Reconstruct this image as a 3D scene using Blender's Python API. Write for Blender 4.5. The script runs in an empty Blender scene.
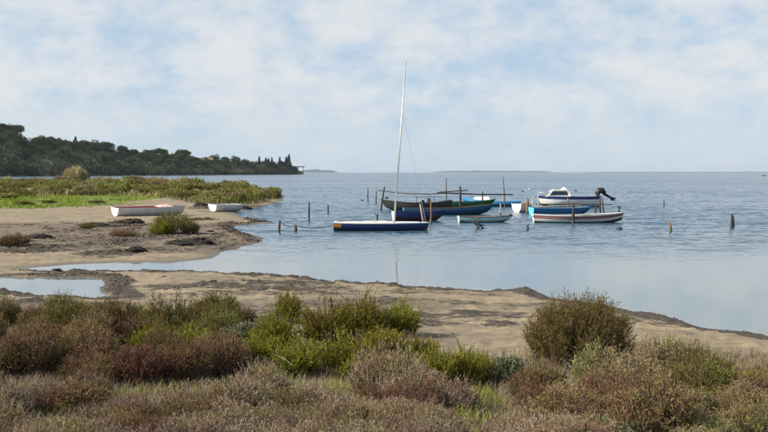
import bpy, math
import numpy as np
from mathutils import Vector, Matrix

R = math.radians
scene = bpy.context.scene
C = scene.collection

# ------------------------------------------------------------------ camera
CAM_H, FPX, HOR = 2.8, 1066.7, 172.2          # metres, focal in photo pixels, horizon row of the photo
PITCH = math.atan((216 - HOR) / FPX)
cd = bpy.data.cameras.new('camera'); cam = bpy.data.objects.new('camera', cd); C.objects.link(cam)
cd.lens, cd.sensor_width, cd.clip_start, cd.clip_end = 50.0, 36.0, 0.1, 60000
cam.location = (0, 0, CAM_H); cam.rotation_euler = (math.pi/2 - PITCH, 0, 0)
scene.camera = cam

# ------------------------------------------------------------------ sky, sun, exposure
SUN_EL, SUN_AZ = R(34), R(257)                # azimuth clockwise from +Y
world = bpy.data.worlds.new('World'); scene.world = world; world.use_nodes = True
nt = world.node_tree; nt.nodes.clear()
def wn(t, **k):
    n = nt.nodes.new(t)
    for a, b in k.items(): setattr(n, a, b)
    return n
def wmath(op, a, b=None, c=None):
    n = wn('ShaderNodeMath', operation=op)
    for i, v in enumerate((a, b, c)):
        if v is None: continue
        if isinstance(v, (int, float)): n.inputs[i].default_value = v
        else: nt.links.new(v, n.inputs[i])
    return n.outputs[0]
sky = wn('ShaderNodeTexSky', sky_type='NISHITA', sun_disc=False)
sky.sun_elevation, sky.sun_rotation = SUN_EL, SUN_AZ
sky.altitude, sky.air_density, sky.dust_density, sky.ozone_density = 0, 1.0, 0.3, 2.0
tc = wn('ShaderNodeTexCoord'); sep = wn('ShaderNodeSeparateXYZ'); nt.links.new(tc.outputs['Generated'], sep.inputs[0])
zz = wmath('ADD', wmath('MAXIMUM', sep.outputs[2], 0.0), 0.5)
comb = wn('ShaderNodeCombineXYZ')
nt.links.new(wmath('DIVIDE', sep.outputs[0], zz), comb.inputs[0])
nt.links.new(wmath('DIVIDE', sep.outputs[1], zz), comb.inputs[1])
def wnoise(scale, detail, rough, off, dist=0.0):
    mp = wn('ShaderNodeMapping'); mp.inputs['Location'].default_value = off
    nt.links.new(comb.outputs[0], mp.inputs[0])
    n = wn('ShaderNodeTexNoise'); n.inputs['Scale'].default_value = scale
    n.inputs['Detail'].default_value = detail; n.inputs['Roughness'].default_value = rough; n.inputs['Distortion'].default_value = dist
    nt.links.new(mp.outputs[0], n.inputs['Vector']); return n.outputs[0]
def wramp(v, lo, hi, a, b):
    n = wn('ShaderNodeMapRange', interpolation_type='SMOOTHSTEP')
    nt.links.new(v, n.inputs[0])
    for i, x in enumerate((lo, hi, a, b)): n.inputs[1+i].default_value = x
    return n.outputs[0]
n1 = wnoise(2.3, 4, 0.55, (3.1, 0.4, 0), 0.2)
n2 = wnoise(8.5, 7, 0.58, (7.7, 2.4, 0), 0.1)
n3 = wnoise(24, 5, 0.6, (1.7, 5.4, 0), 0.2)
dens = wmath('ADD', wmath('ADD', wmath('MULTIPLY', n1, .40), wmath('MULTIPLY', n2, .42)), wmath('MULTIPLY', n3, .18))
cloud = wramp(dens, 0.365, 0.60, 0.0, .97)
thin = wramp(sep.outputs[2], 0.04, 0.6, 1.0, 0.45)                 # the layer is thinner looked at from below than along it
low = wramp(sep.outputs[2], 0.01, 0.085, 0.4, 1.0)                # far clouds sink into the haze
def wmix(f, a, b):
    n = wn('ShaderNodeMix', data_type='RGBA'); nt.links.new(f, n.inputs[0])
    for i, v in ((6, a), (7, b)):
        if isinstance(v, tuple): n.inputs[i].default_value = (*v, 1)
        else: nt.links.new(v, n.inputs[i])
    return n.outputs[2]
SKY_S = 0.07
band = wmix(wramp(sep.outputs[2], 0.0, 0.11, 0.0, 1.0), (4.55, 5.6, 6.6), (3.75, 5.1, 6.65))
hazy = wmix(wramp(sep.outputs[2], 0.0, 0.55, 0.92, 0.15), sky.outputs[0], band)
skyc = wmix(wmath('MULTIPLY', wmath('MULTIPLY', cloud, thin), low), hazy, (6.55, 6.7, 6.85))
bg = wn('ShaderNodeBackground')
wo = wn('ShaderNodeOutputWorld'); bg.inputs[1].default_value = SKY_S; nt.links.new(skyc, bg.inputs[0]); nt.links.new(bg.outputs[0], wo.inputs[0])

sd = bpy.data.lights.new('sun', 'SUN'); sun = bpy.data.objects.new('sun', sd); C.objects.link(sun)
sd.energy, sd.angle, sd.color = 5.0, R(0.6), (1.0, 0.91, 0.76)
S = Vector((math.sin(SUN_AZ)*math.cos(SUN_EL), math.cos(SUN_AZ)*math.cos(SUN_EL), math.sin(SUN_EL)))
sun.rotation_euler = S.to_track_quat('Z', 'Y').to_euler(); sun.location = (0, 0, 60)
vs = scene.view_settings
vs.view_transform = 'Standard'; vs.look = 'None'; vs.exposure = 0.77; vs.gamma = 1.0; vs.use_curve_mapping = False

# ------------------------------------------------------------------ helpers
def P(px, py, z=0.0):
    """point of the place that the photo shows at (px, py), at height z"""
    a = (px-384)/FPX; b = (216-py)/FPX
    d = Vector((a, math.cos(PITCH) + b*math.sin(PITCH), b*math.cos(PITCH) - math.sin(PITCH)))
    t = (z - CAM_H)/d.z
    return np.array((d.x*t, d.y*t))
def np_mesh(name, V, F, mats=(), mi=None, col=None, smooth=False):
    V = np.asarray(V, np.float32).reshape(-1, 3); F = np.asarray(F, np.int32); k = F.shape[1]; m = len(F)
    me = bpy.data.meshes.new(name)
    me.vertices.add(len(V)); me.vertices.foreach_set('co', V.ravel())
    me.loops.add(m*k); me.loops.foreach_set('vertex_index', F.ravel())
    me.polygons.add(m); me.polygons.foreach_set('loop_start', np.arange(0, m*k, k, dtype=np.int32))
    for a in mats: me.materials.append(a)
    if mi is not None: me.polygons.foreach_set('material_index', np.asarray(mi, np.int32))
    me.polygons.foreach_set('use_smooth', np.full(m, smooth))
    if col is not None:
        at = me.color_attributes.new('tint', 'FLOAT_COLOR', 'POINT')
        c4 = np.ones((len(V), 4), np.float32); c4[:, :col.shape[1]] = col
        at.data.foreach_set('color', c4.ravel())
    me.update(calc_edges=True); me.validate()
    return me
def obj(name, me, parent=None, loc=(0, 0, 0)):
    o = bpy.data.objects.new(name, me); C.objects.link(o); o.location = loc
    if parent: o.parent = parent
    return o
def tag(o, label=None, cat=None, group=None, kind=None):
    for k, v in (('label', label), ('category', cat), ('group', group), ('kind', kind)):
        if v: o[k] = v
    return o
def thing(name, label, cat, loc=(0, 0, 0), rotz=0.0, group=None):
    o = bpy.data.objects.new(name, None); C.objects.link(o); o.empty_display_size = 0.2
    o.location = loc; o.rotation_euler = (0, 0, rotz)
    return tag(o, label, cat, group)

class MB:
    """collects quads"""
    def __init__(s): s.V = []; s.F = []; s.M = []; s.n = 0
    def add(s, V, F, mi=0):
        V = np.asarray(V, float).reshape(-1, 3); F = np.asarray(F, int).reshape(-1, 4)
        s.V.append(V); s.F.append(F + s.n); s.M.append(np.full(len(F), mi)); s.n += len(V); return s
    def box(s, c, d, rz=0.0, mi=0, taper=1.0):
        v = np.array([(x, y, z) for z in (-.5, .5) for y in (-.5, .5) for x in (-.5, .5)], float)*d
        v[4:, :2] *= taper
        ca, sa = math.cos(rz), math.sin(rz)
        v = np.stack([v[:, 0]*ca - v[:, 1]*sa, v[:, 0]*sa + v[:, 1]*ca, v[:, 2]], 1) + np.asarray(c)
        return s.add(v, [(0, 2, 3, 1), (4, 5, 7, 6), (0, 1, 5, 4), (2, 6, 7, 3), (0, 4, 6, 2), (1, 3, 7, 5)], mi)
    def tube(s, pts, rad, k=7, mi=0, caps=True):
        pts = np.asarray(pts, float); n = len(pts); rad = np.broadcast_to(np.asarray(rad, float), (n,))
        T = np.gradient(pts, axis=0); T /= np.linalg.norm(T, axis=1, keepdims=True) + 1e-9
        ref = np.where(np.abs(T[:, 2:3]) > .9, np.array([[1., 0, 0]]), np.array([[0, 0, 1.]]))
        A = np.cross(T, ref); A /= np.linalg.norm(A, axis=1, keepdims=True) + 1e-9; B = np.cross(T, A)
        an = np.linspace(0, 2*math.pi, k, endpoint=False)
        V = pts[:, None] + rad[:, None, None]*(np.cos(an)[None, :, None]*A[:, None] + np.sin(an)[None, :, None]*B[:, None])
        F = [(i*k + j, i*k + (j+1) % k, (i+1)*k + (j+1) % k, (i+1)*k + j) for i in range(n-1) for j in range(k)]
        V = V.reshape(-1, 3)
        if caps:
            V = np.vstack([V, pts[0], pts[-1]]); a, b = n*k, n*k+1; e = (n-1)*k
            for j in range(0, k-1, 2): F.append((a, (j+2) % k, j+1, j)); F.append((b, e+j, e+j+1, e+(j+2) % k))
            if k % 2: F.append((a, a, 0, k-1)) if False else None
        return s.add(V, F, mi)
    def sweep(s, path, w, h, mi=0):
        path = np.asarray(path, float); n = len(path)
        T = np.gradient(path, axis=0); T[:, 2] = 0; T /= np.linalg.norm(T, axis=1, keepdims=True) + 1e-9
        N = np.stack([-T[:, 1], T[:, 0], 0*T[:, 0]], 1); U = np.array([0, 0, 1.])
        V = np.stack([path - N*w/2 - U*h/2, path + N*w/2 - U*h/2, path + N*w/2 + U*h/2, path - N*w/2 + U*h/2], 1).reshape(-1, 3)
        F = [(i*4 + j, i*4 + (j+1) % 4, i*4 + 4 + (j+1) % 4, i*4 + 4 + j) for i in range(n-1) for j in range(4)]
        F += [(3, 2, 1, 0), (n*4-4, n*4-3, n*4-2, n*4-1)]
        return s.add(V, F, mi)
    def mesh(s, name, mats, smooth=False):
        return np_mesh(name, np.vstack(s.V), np.vstack(s.F), mats, np.concatenate(s.M), smooth=smooth)
    def build(s, name, mats, parent=None, smooth=False, loc=(0, 0, 0)):
        return obj(name, s.mesh(name, mats if isinstance(mats, (list, tuple)) else [mats], smooth), parent, loc)

# value noise in numpy for the terrain
def vnoise(x, y, seed=0):
    xi = np.floor(x).astype(np.int64); yi = np.floor(y).astype(np.int64); fx = x-xi; fy = y-yi
    fx = fx*fx*(3-2*fx); fy = fy*fy*(3-2*fy)
    def h(a, b):
        n = (a*374761393 + b*668265263 + seed*974711) & 0x7fffffff
        n = ((n ^ (n >> 13))*1274126177) & 0x7fffffff
        return ((n ^ (n >> 16)) & 0xffff)/65535.0
    return (h(xi, yi)*(1-fx) + h(xi+1, yi)*fx)*(1-fy) + (h(xi, yi+1)*(1-fx) + h(xi+1, yi+1)*fx)*fy
def fbm(x, y, seed=0, o=4):
    a, r, t = 1.0, 0.0, 0.0
    for i in range(o):
        r = r + a*vnoise(x*2**i, y*2**i, seed+i); t += a; a *= .5
    return r/t
def sst(a, b, x): t = np.clip((x-a)/(b-a), 0, 1); return t*t*(3-2*t)

# ------------------------------------------------------------------ materials
def newmat(name):
    m = bpy.data.materials.new(name); m.use_nodes = True; t = m.node_tree
    return m, t, t.nodes['Principled BSDF'], t.nodes['Material Output']
def node(t, ty, **k):
    n = t.nodes.new(ty)
    for a, b in k.items(): setattr(n, a, b)
    return n
def tnoise(t, vec, scale, detail=4, rough=.55, stretch=None):
    if stretch:
        mp = node(t, 'ShaderNodeMapping'); mp.inputs['Scale'].default_value = stretch; t.links.new(vec, mp.inputs[0]); vec = mp.outputs[0]
    n = node(t, 'ShaderNodeTexNoise'); n.inputs['Scale'].default_value = scale; n.inputs['Detail'].default_value = detail
    n.inputs['Roughness'].default_value = rough; t.links.new(vec, n.inputs['Vector']); return n.outputs[0]
def mrange(t, v, lo, hi, a=0.0, b=1.0):
    n = node(t, 'ShaderNodeMapRange', interpolation_type='SMOOTHSTEP'); t.links.new(v, n.inputs[0])
    for i, x in enumerate((lo, hi, a, b)): n.inputs[1+i].default_value = x
    return n.outputs[0]
def tmath(t, op, a, b=None):
    n = node(t, 'ShaderNodeMath', operation=op)
    for i, v in enumerate((a, b)):
        if v is None: continue
        if isinstance(v, (int, float)): n.inputs[i].default_value = v
        else: t.links.new(v, n.inputs[i])
    return n.outputs[0]
def mix(t, f, a, b):
    n = node(t, 'ShaderNodeMix', data_type='RGBA')
    for i, v in ((0, f), (6, a), (7, b)):
        if isinstance(v, (int, float)): n.inputs[i].default_value = v
        elif isinstance(v, tuple): n.inputs[i].default_value = (*v, 1)
        else: t.links.new(v, n.inputs[i])
    return n.outputs[2]
def paint(name, col, dirt=(.12, .10, .08), rough=.55, amount=.6, scale=3.0, bump=.25):
    m, t, b, o = newmat(name); tcn = node(t, 'ShaderNodeTexCoord').outputs['Object']
    a = tnoise(t, tcn, scale, 6, .65); c = tnoise(t, tcn, scale*7, 3, .6, (1, 1, .25))
    f = mrange(t, tmath(t, 'ADD', tmath(t, 'MULTIPLY', a, .6), tmath(t, 'MULTIPLY', c, .4)), .47, .72, 0, amount)
    t.links.new(mix(t, f, col, dirt), b.inputs['Base Color']); b.inputs['Roughness'].default_value = rough
    bp = node(t, 'ShaderNodeBump'); bp.inputs['Strength'].default_value = bump; bp.inputs['Distance'].default_value = .02
    t.links.new(c, bp.inputs['Height']); t.links.new(bp.outputs[0], b.inputs['Normal'])
    return m
def leafmat(name, c1, c2, c3, tip=None, trans=.18, mixed=False):
    """leaf colour from a random value per twig and per leaf, a little different per plant"""
    m, t, b, o = newmat(name); t.nodes.remove(b)
    at = node(t, 'ShaderNodeVertexColor', layer_name='tint'); sp = node(t, 'ShaderNodeSeparateColor'); t.links.new(at.outputs[0], sp.inputs[0])
    rp = node(t, 'ShaderNodeValToRGB'); e = rp.color_ramp.elements
    e[0].position, e[1].position = .12, .9; e[0].color = (*c1, 1); e[1].color = (*c3, 1)
    e.new(.5).color = (*c2, 1)
    t.links.new(tmath(t, 'ADD', tmath(t, 'MULTIPLY', sp.outputs[0], .6), tmath(t, 'MULTIPLY', sp.outputs[1], .4)), rp.inputs[0])
    colr = rp.outputs[0]
    if tip: colr = mix(t, mrange(t, sp.outputs[2], .55, 1.0, 0, .75), colr, tip)
    if mixed:      # neighbouring species grow through each other
        gp_ = node(t, 'ShaderNodeNewGeometry').outputs['Position']; k_ = .08 if 'hill' in name else 1.0
        jit = tmath(t, 'MULTIPLY', tmath(t, 'SUBTRACT', sp.outputs[0], .5), .22)
        lum = c2[1]*1.25
        colr = mix(t, mrange(t, tmath(t, 'ADD', tnoise(t, gp_, 2.3*k_, 3, .6), jit), .50, .64, 0, .62), colr, (lum*.86, lum, lum*.22))
        colr = mix(t, mrange(t, tmath(t, 'ADD', tnoise(t, gp_, 3.1*k_, 3, .6, (1, 1, .6)), jit), .54, .68, 0, .60), colr, (lum*1.35, lum*.68, lum*.36))
        colr = mix(t, mrange(t, tmath(t, 'ADD', tnoise(t, gp_, 4.3*k_, 3, .6, (.9, 1.1, .7)), jit), .58, .70, 0, .55), colr, (lum*1.55, lum*1.28, lum*.9))
    oi = node(t, 'ShaderNodeObjectInfo'); hs = node(t, 'ShaderNodeHueSaturation')
    t.links.new(mrange(t, oi.outputs['Random'], 0, 1, .482, .518), hs.inputs['Hue'])
    t.links.new(mrange(t, oi.outputs['Random'], 0, 1, .8, 1.2), hs.inputs['Value']); t.links.new(colr, hs.inputs['Color'])
    d = node(t, 'ShaderNodeBsdfDiffuse'); tr = node(t, 'ShaderNodeBsdfTranslucent'); mx = node(t, 'ShaderNodeMixShader')
    mx.inputs[0].default_value = trans
    t.links.new(hs.outputs[0], d.inputs[0]); t.links.new(hs.outputs[0], tr.inputs[0])
    t.links.new(d.outputs[0], mx.inputs[1]); t.links.new(tr.outputs[0], mx.inputs[2]); t.links.new(mx.outputs[0], o.inputs[0])
    return m

M = {}
M['white'] = paint('white_boat_paint', (.70, .70, .68), (.30, .27, .22))
M['grey_white'] = paint('weathered_white_paint', (.56, .57, .57), (.26, .24, .21), amount=.6)
M['navy'] = paint('navy_paint', (.012, .028, .13), (.03, .035, .05))
M['blue'] = paint('blue_paint', (.016, .125, .27), (.03, .06, .12))
M['deep_blue'] = paint('deep_blue_paint', (.012, .065, .13), (.02, .03, .06))
M['sky_blue'] = paint('light_blue_paint', (.06, .30, .62), (.08, .16, .28))
M['cyan'] = paint('cyan_paint', (.12, .52, .66), (.1, .3, .38))
M['turquoise'] = paint('pale_turquoise_paint', (.42, .60, .63), (.25, .32, .32))
M['green'] = paint('green_paint', (.012, .10, .028), (.03, .05, .02))
M['olive'] = paint('dark_tarred_wood', (.030, .032, .026), (.06, .05, .035), .7)
M['maroon'] = paint('maroon_paint', (.055, .018, .022), (.02, .015, .02))
M['brown_red'] = paint('faded_red_brown_paint', (.23, .105, .10), (.2, .15, .12), amount=.6)
M['red'] = paint('red_paint', (.40, .05, .05), (.2, .07, .05), amount=.6)
M['pink'] = paint('pink_cloth', (.72, .42, .40), (.5, .28, .27), .9)
M['orange'] = paint('orange_rust_paint', (.50, .20, .03), (.07, .03, .03), amount=.7, scale=5)
M['algae'] = paint('waterline_algae', (.045, .05, .028), (.09, .08, .06), .8, .8, 5)
M['wood'] = paint('weathered_wood', (.10, .078, .06), (.045, .035, .028), .85, .7, 6, .6)
M['dark_wood'] = paint('wet_dark_wood', (.032, .026, .022), (.012, .01, .009), .8, .7, 6, .6)
M['pale_wood'] = paint('sun_bleached_wood', (.38, .33, .25), (.2, .16, .12), .8, .6, 6, .5)
M['rust'] = paint('rusty_wood', (.22, .10, .04), (.06, .03, .02), .85, .6, 6, .5)
M['black'] = paint('black_plastic', (.010, .011, .015), (.03, .03, .03), .45, .4)
M['metal'] = paint('dull_aluminium', (.50, .50, .50), (.3, .3, .3), .4, .4); M['metal'].node_tree.nodes['Principled BSDF'].inputs['Metallic'].default_value = .6
M['rope'] = paint('old_rope', (.16, .14, .11), (.06, .05, .04), .9, .6, 9)
M['plaster'] = paint('pale_plaster', (.36, .33, .29), (.2, .18, .15), .9, .6, .5)
M['roof_tile'] = paint('terracotta_tile', (.24, .135, .095), (.14, .09, .07), .9, .6, 1.5)
M['dark_trim'] = paint('dark_letter_paint', (.03, .035, .05), (.2, .2, .2), .6, .5, 9)
m, t, b, o = newmat('window_glass'); b.inputs['Base Color'].default_value = (.02, .03, .035, 1); b.inputs['Roughness'].default_value = .08; M['glass'] = m

M['lf_dry'] = leafmat('dry_twig_leaf', (.15, .10, .072), (.31, .225, .172), (.49, .39, .31), mixed=True)
M['lf_tan'] = leafmat('tan_dry_leaf', (.17, .125, .07), (.31, .24, .14), (.45, .36, .24), mixed=True)
M['lf_rust'] = leafmat('rust_leaf', (.12, .068, .036), (.235, .145, .078), (.34, .245, .145), mixed=True)
M['lf_red'] = leafmat('red_glasswort_leaf', (.13, .055, .040), (.20, .105, .068), (.27, .18, .11))
M['lf_olive'] = leafmat('olive_leaf', (.080, .080, .022), (.17, .155, .038), (.27, .215, .075), mixed=True)
M['lf_big'] = leafmat('brown_olive_leaf', (.095, .088, .024), (.20, .165, .042), (.31, .235, .085))
M['lf_green'] = leafmat('yellow_green_leaf', (.10, .105, .015), (.22, .21, .03), (.37, .315, .06))
M['lf_grey'] = leafmat('grey_green_leaf', (.11, .122, .068), (.19, .20, .115), (.285, .285, .18))
M['lf_grass'] = leafmat('green_grass_blade', (.12, .16, .025), (.21, .25, .042), (.35, .35, .09))
M['lf_meadow'] = leafmat('meadow_blade', (.12, .18, .022), (.20, .27, .036), (.31, .35, .075))
M['lf_straw'] = leafmat('dry_grass_blade', (.17, .13, .095), (.29, .235, .185), (.43, .36, .28), mixed=True)
M['lf_scrub'] = leafmat('coastal_scrub_leaf', (.078, .092, .026), (.175, .185, .052), (.29, .255, .105), mixed=True)
M['lf_reed'] = leafmat('reed_leaf', (.17, .14, .07), (.28, .23, .12), (.38, .31, .18))
M['lf_pine'] = leafmat('pine_needle', (.020, .034, .012), (.042, .062, .020), (.075, .095, .034), trans=.1)
M['lf_oak'] = leafmat('evergreen_leaf', (.030, .044, .016), (.062, .080, .028), (.11, .125, .045), trans=.1)
M['lf_cypress'] = leafmat('cypress_leaf', (.010, .019, .010), (.018, .03, .014), (.03, .042, .02), trans=.1)
M['lf_hill'] = leafmat('hillside_scrub_leaf', (.020, .034, .014), (.050, .066, .028), (.15, .14, .085), trans=.1)
M['lf_wrack'] = leafmat('seaweed_ribbon', (.020, .015, .011), (.048, .037, .028), (.11, .088, .066), trans=.05)
M['stem'] = paint('woody_stem', (.085, .062, .048), (.04, .03, .025), .9, .6, 9)
M['bark'] = paint('bark', (.06, .047, .038), (.03, .025, .02), .9, .6, 2)

# water -------------------------------------------------------------
m, t, b, o = newmat('sea_water'); M['water'] = m
geo = node(t, 'ShaderNodeNewGeometry'); pos = geo.outputs['Position']
b.inputs['IOR'].default_value = 1.333
sp = node(t, 'ShaderNodeSeparateXYZ'); t.links.new(pos, sp.inputs[0])
patch = tnoise(t, pos, .035, 3, .5, (.35, 1, 1))
yy = tmath(t, 'ADD', sp.outputs[1], tmath(t, 'MULTIPLY', tmath(t, 'SUBTRACT', patch, .5), 26.0))
wind = mrange(t, yy, 29, 54, .018, 1.0)                        # sheltered near the beach, wind-ruffled outside
streak = mrange(t, tnoise(t, pos, .02, 4, .6, (.25, 1, 1)), .3, .7, .7, 1.15)
def slope(scale, detail, stretch, k):
    mp = node(t, 'ShaderNodeMapping'); mp.inputs['Scale'].default_value = stretch; t.links.new(pos, mp.inputs[0])
    n = node(t, 'ShaderNodeTexNoise'); n.inputs['Scale'].default_value = scale; n.inputs['Detail'].default_value = detail; n.inputs['Roughness'].default_value = .6
    t.links.new(mp.outputs[0], n.inputs['Vector'])
    a = node(t, 'ShaderNodeVectorMath', operation='SUBTRACT'); t.links.new(n.outputs['Color'], a.inputs[0]); a.inputs[1].default_value = (.5, .5, .5)
    b2 = node(t, 'ShaderNodeVectorMath', operation='MULTIPLY'); t.links.new(a.outputs[0], b2.inputs[0]); b2.inputs[1].default_value = (k, k, 0); return b2.outputs[0]
def vadd(a, b2):
    n = node(t, 'ShaderNodeVectorMath', operation='ADD'); t.links.new(a, n.inputs[0]); t.links.new(b2, n.inputs[1]); return n.outputs[0]
sl = vadd(vadd(slope(3.2, 3, (.6, 1, 1), .9), slope(.8, 4, (.45, 1, 1), .98)), slope(.06, 2, (.3, 1, 1), .30))
# the faces of the waves turned to the shore are the ones seen from it
sx = node(t, 'ShaderNodeSeparateXYZ'); t.links.new(sl, sx.inputs[0]); cx = node(t, 'ShaderNodeCombineXYZ'); t.links.new(sx.outputs[0], cx.inputs[0])
t.links.new(tmath(t, 'SUBTRACT', tmath(t, 'MULTIPLY', tmath(t, 'ABSOLUTE', sx.outputs[1]), -1.25), .0), cx.inputs[1])
t.links.new(mix(t, mrange(t, yy, 16, 60), (.14, .165, .165), (.014, .060, .105)), b.inputs['Base Color'])   # sandy shallows to open water
vs_ = node(t, 'ShaderNodeVectorMath', operation='SCALE'); t.links.new(cx.outputs[0], vs_.inputs[0]); t.links.new(tmath(t, 'MULTIPLY', wind, streak), vs_.inputs['Scale'])
va = node(t, 'ShaderNodeVectorMath', operation='ADD'); t.links.new(vs_.outputs[0], va.inputs[0]); va.inputs[1].default_value = (0, 0, 1)
vn = node(t, 'ShaderNodeVectorMath', operation='NORMALIZE'); t.links.new(va.outputs[0], vn.inputs[0]); t.links.new(vn.outputs[0], b.inputs['Normal'])
b.inputs['Roughness'].default_value = .05

# ground ------------------------------------------------------------
m, t, b, o = newmat('shore_ground'); M['ground'] = m
geo = node(t, 'ShaderNodeNewGeometry'); pos = geo.outputs['Position']
at = node(t, 'ShaderNodeVertexColor', layer_name='tint'); sp = node(t, 'ShaderNodeSeparateColor'); t.links.new(at.outputs[0], sp.inputs[0])
nA = tnoise(t, pos, .9, 5, .6, (.6, 1, 1)); nB = tnoise(t, pos, 4.0, 6, .70, (.5, 1, 1)); nC = tnoise(t, pos, 22, 4, .7)
sand = mix(t, mrange(t, nA, .35, .68), (.275, .22, .140), (.175, .14, .097))
sand = mix(t, mrange(t, nB, .46, .70, 0, .75), sand, (.115, .092, .070))
mud = mix(t, mrange(t, nB, .35, .65), (.095, .071, .051), (.19, .15, .108))
wr = mix(t, mrange(t, nC, .35, .68), (.024, .018, .013), (.085, .065, .045))
soil = mix(t, mrange(t, nB, .35, .65), (.10, .085, .055), (.07, .075, .03))
def thr(maskv, n, lo, hi, k=.75):      # noise-broken edge of a mask
    return mrange(t, tmath(t, 'ADD', maskv, tmath(t, 'MULTIPLY', tmath(t, 'SUBTRACT', n, .5), k)), lo, hi)
colr = mix(t, thr(sp.outputs[1], nB, .30, .62, 1.2), sand, mud)
colr = mix(t, thr(sp.outputs[0], nB, .46, .60, 1.3), colr, wr)
colr = mix(t, thr(sp.outputs[2], nB, .4, .65), colr, soil)
colr = mix(t, thr(at.outputs['Alpha'], nB, .4, .65), colr, mix(t, mrange(t, nB, .35, .65), (.13, .19, .035), (.12, .14, .04)))
px_ = node(t, 'ShaderNodeSeparateXYZ'); t.links.new(pos, px_.inputs[0])
wet = mrange(t, tmath(t, 'ADD', px_.outputs[2], tmath(t, 'MULTIPLY', nA, .05)), .035, .085, 1, 0)   # damp sand just above the water
colr = mix(t, tmath(t, 'MULTIPLY', wet, .6), colr, (.085, .068, .042))
t.links.new(colr, b.inputs['Base Color']); t.links.new(mrange(t, wet, 0, 1, .95, .45), b.inputs['Roughness'])
bp = node(t, 'ShaderNodeBump'); bp.inputs['Strength'].default_value = .7; bp.inputs['Distance'].default_value = .06
t.links.new(tmath(t, 'ADD', nB, tmath(t, 'MULTIPLY', nC, .5)), bp.inputs['Height']); t.links.new(bp.outputs[0], b.inputs['Normal'])

m, t, b, o = newmat('hill_earth'); M['hill'] = m
geo = node(t, 'ShaderNodeNewGeometry'); pos = geo.outputs['Position']
nA = tnoise(t, pos, .05, 5, .6); nB = tnoise(t, pos, .4, 5, .6)
colr = mix(t, mrange(t, nA, .4, .65), (.045, .05, .028), (.14, .105, .075)); colr = mix(t, mrange(t, nB, .45, .7, 0, .6), colr, (.03, .035, .02))
t.links.new(colr, b.inputs['Base Color']); b.inputs['Roughness'].default_value = 1
m, t, b, o = newmat('far_land'); M['far'] = m
b.inputs['Base Color'].default_value = (.05, .062, .07, 1); b.inputs['Roughness'].default_value = 1

# ------------------------------------------------------------------ shoreline and terrain
SH = [(60, -30), (34, -10), (20, 4), (12, 12)]
SH += [tuple(P(*q)) for q in [(768, 336), (735, 331), (700, 326), (668, 318), (635, 313), (590, 305), (551, 297.5), (535, 291), (519, 288), (480, 290.5), (450, 289),
       (420, 287), (386, 283), (358, 283.5), (332, 281), (305, 277), (285, 276.5), (250, 274), (215, 272), (182, 270.8), (140, 272), (98, 271), (60, 272), (30, 270.5),
       (26, 268.5), (65, 264.8), (114, 263), (169, 263.4), (212, 258), (222, 252), (238, 248.5), (255, 243.5), (266, 240.5), (252, 235), (239, 230), (233, 226.5),
       (250, 224.5), (273, 222), (256, 219.5), (240, 217), (236, 213), (250, 209), (270, 205), (283, 200.5), (285, 196)]]
SH += [(-15, 150), (-27, 180), (-45, 210), (-66, 232), (-100, 246), (-170, 262), (-420, 300), (-420, -30)]
POOL = [tuple(P(*q)) for q in [(-60, 284), (-20, 279), (0, 277.5), (30, 277), (55, 277.8), (80, 276.5), (100, 279), (107, 283), (101, 288), (108, 293), (116, 298), (85, 297),
        (60, 297), (30, 295.5), (12, 291), (0, 290.5), (-30, 292)]]
def sdf(poly, X, Y):
    n = len(poly); d = np.full(X.shape, 1e9); ins = np.zeros(X.shape, bool)
    for i in range(n):
        (ax, ay), (bx, by) = poly[i], poly[(i+1) % n]
        ex, ey = bx-ax, by-ay; wx, wy = X-ax, Y-ay
        t_ = np.clip((wx*ex + wy*ey)/(ex*ex + ey*ey + 1e-12), 0, 1)
        d = np.minimum(d, (wx-ex*t_)**2 + (wy-ey*t_)**2)
        c = ((ay > Y) != (by > Y)) & (X < (bx-ax)*(Y-ay)/(by-ay + 1e-12) + ax); ins ^= c
    d = np.sqrt(d); return np.where(ins, d, -d)
# dark banks of dead seaweed: centre pixel, half-size in pixels, strength
WR = [(30, 249, 48, 6, 1.0), (110, 252, 50, 4, .85), (60, 241, 60, 5, .55), (190, 241, 26, 6, 1.1), (150, 248, 34, 4, .7), (115, 226, 50, 2.0, .85), (160, 229, 30, 2.2, .6),
      (20, 240, 40, 5, .6), (215, 234, 14, 7, .6), (90, 234, 40, 3, .45), (200, 219, 26, 2.2, .8), (228, 222, 22, 1.5, .7), (22, 276.5, 30, 2.0, .9), (60, 273.5, 20, 1.0, .6),
      (230, 246, 16, 6, .6), (250, 238, 10, 4, .5), (225, 304, 24, 5, .75), (240, 322, 22, 8, .8), (300, 300, 22, 2.0, .55), (390, 296, 34, 1.8, .7), (440, 301, 36, 2.0, .6), (470, 310, 34, 4, .75),
      (500, 322, 28, 7, .85), (540, 300, 30, 2.5, .6), (455, 322, 30, 6, .7), (20, 300, 40, 6, .85), (110, 300, 26, 2.6, .8), (270, 286, 26, .9, .7), (215, 290, 24, .8, .6), (145, 291, 20, 1.2, .6), (330, 292, 18, .8, .6),
      (360, 289, 40, .8, .5), (690, 333, 22, 1.5, .6), (640, 322, 18, 1.8, .5), (740, 345, 30, 2, .45), (60, 205, 40, 1.5, .2), (205, 207, 26, 3, .8), (245, 210, 14, 2, .7), (170, 216, 40, 1.5, .6)]
WRW = []
for (u, v, du, dv, s_) in WR:
    c0 = P(u, v, .15); c1 = P(u+du, v, .15); c2 = P(u, v-dv, .15); c3 = P(u, v+dv, .15)
    WRW.append((c0[0], .5*(c2[1]+c3[1]), abs(c1[0]-c0[0]), max(.12, .5*abs(c2[1]-c3[1])), s_))
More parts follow.
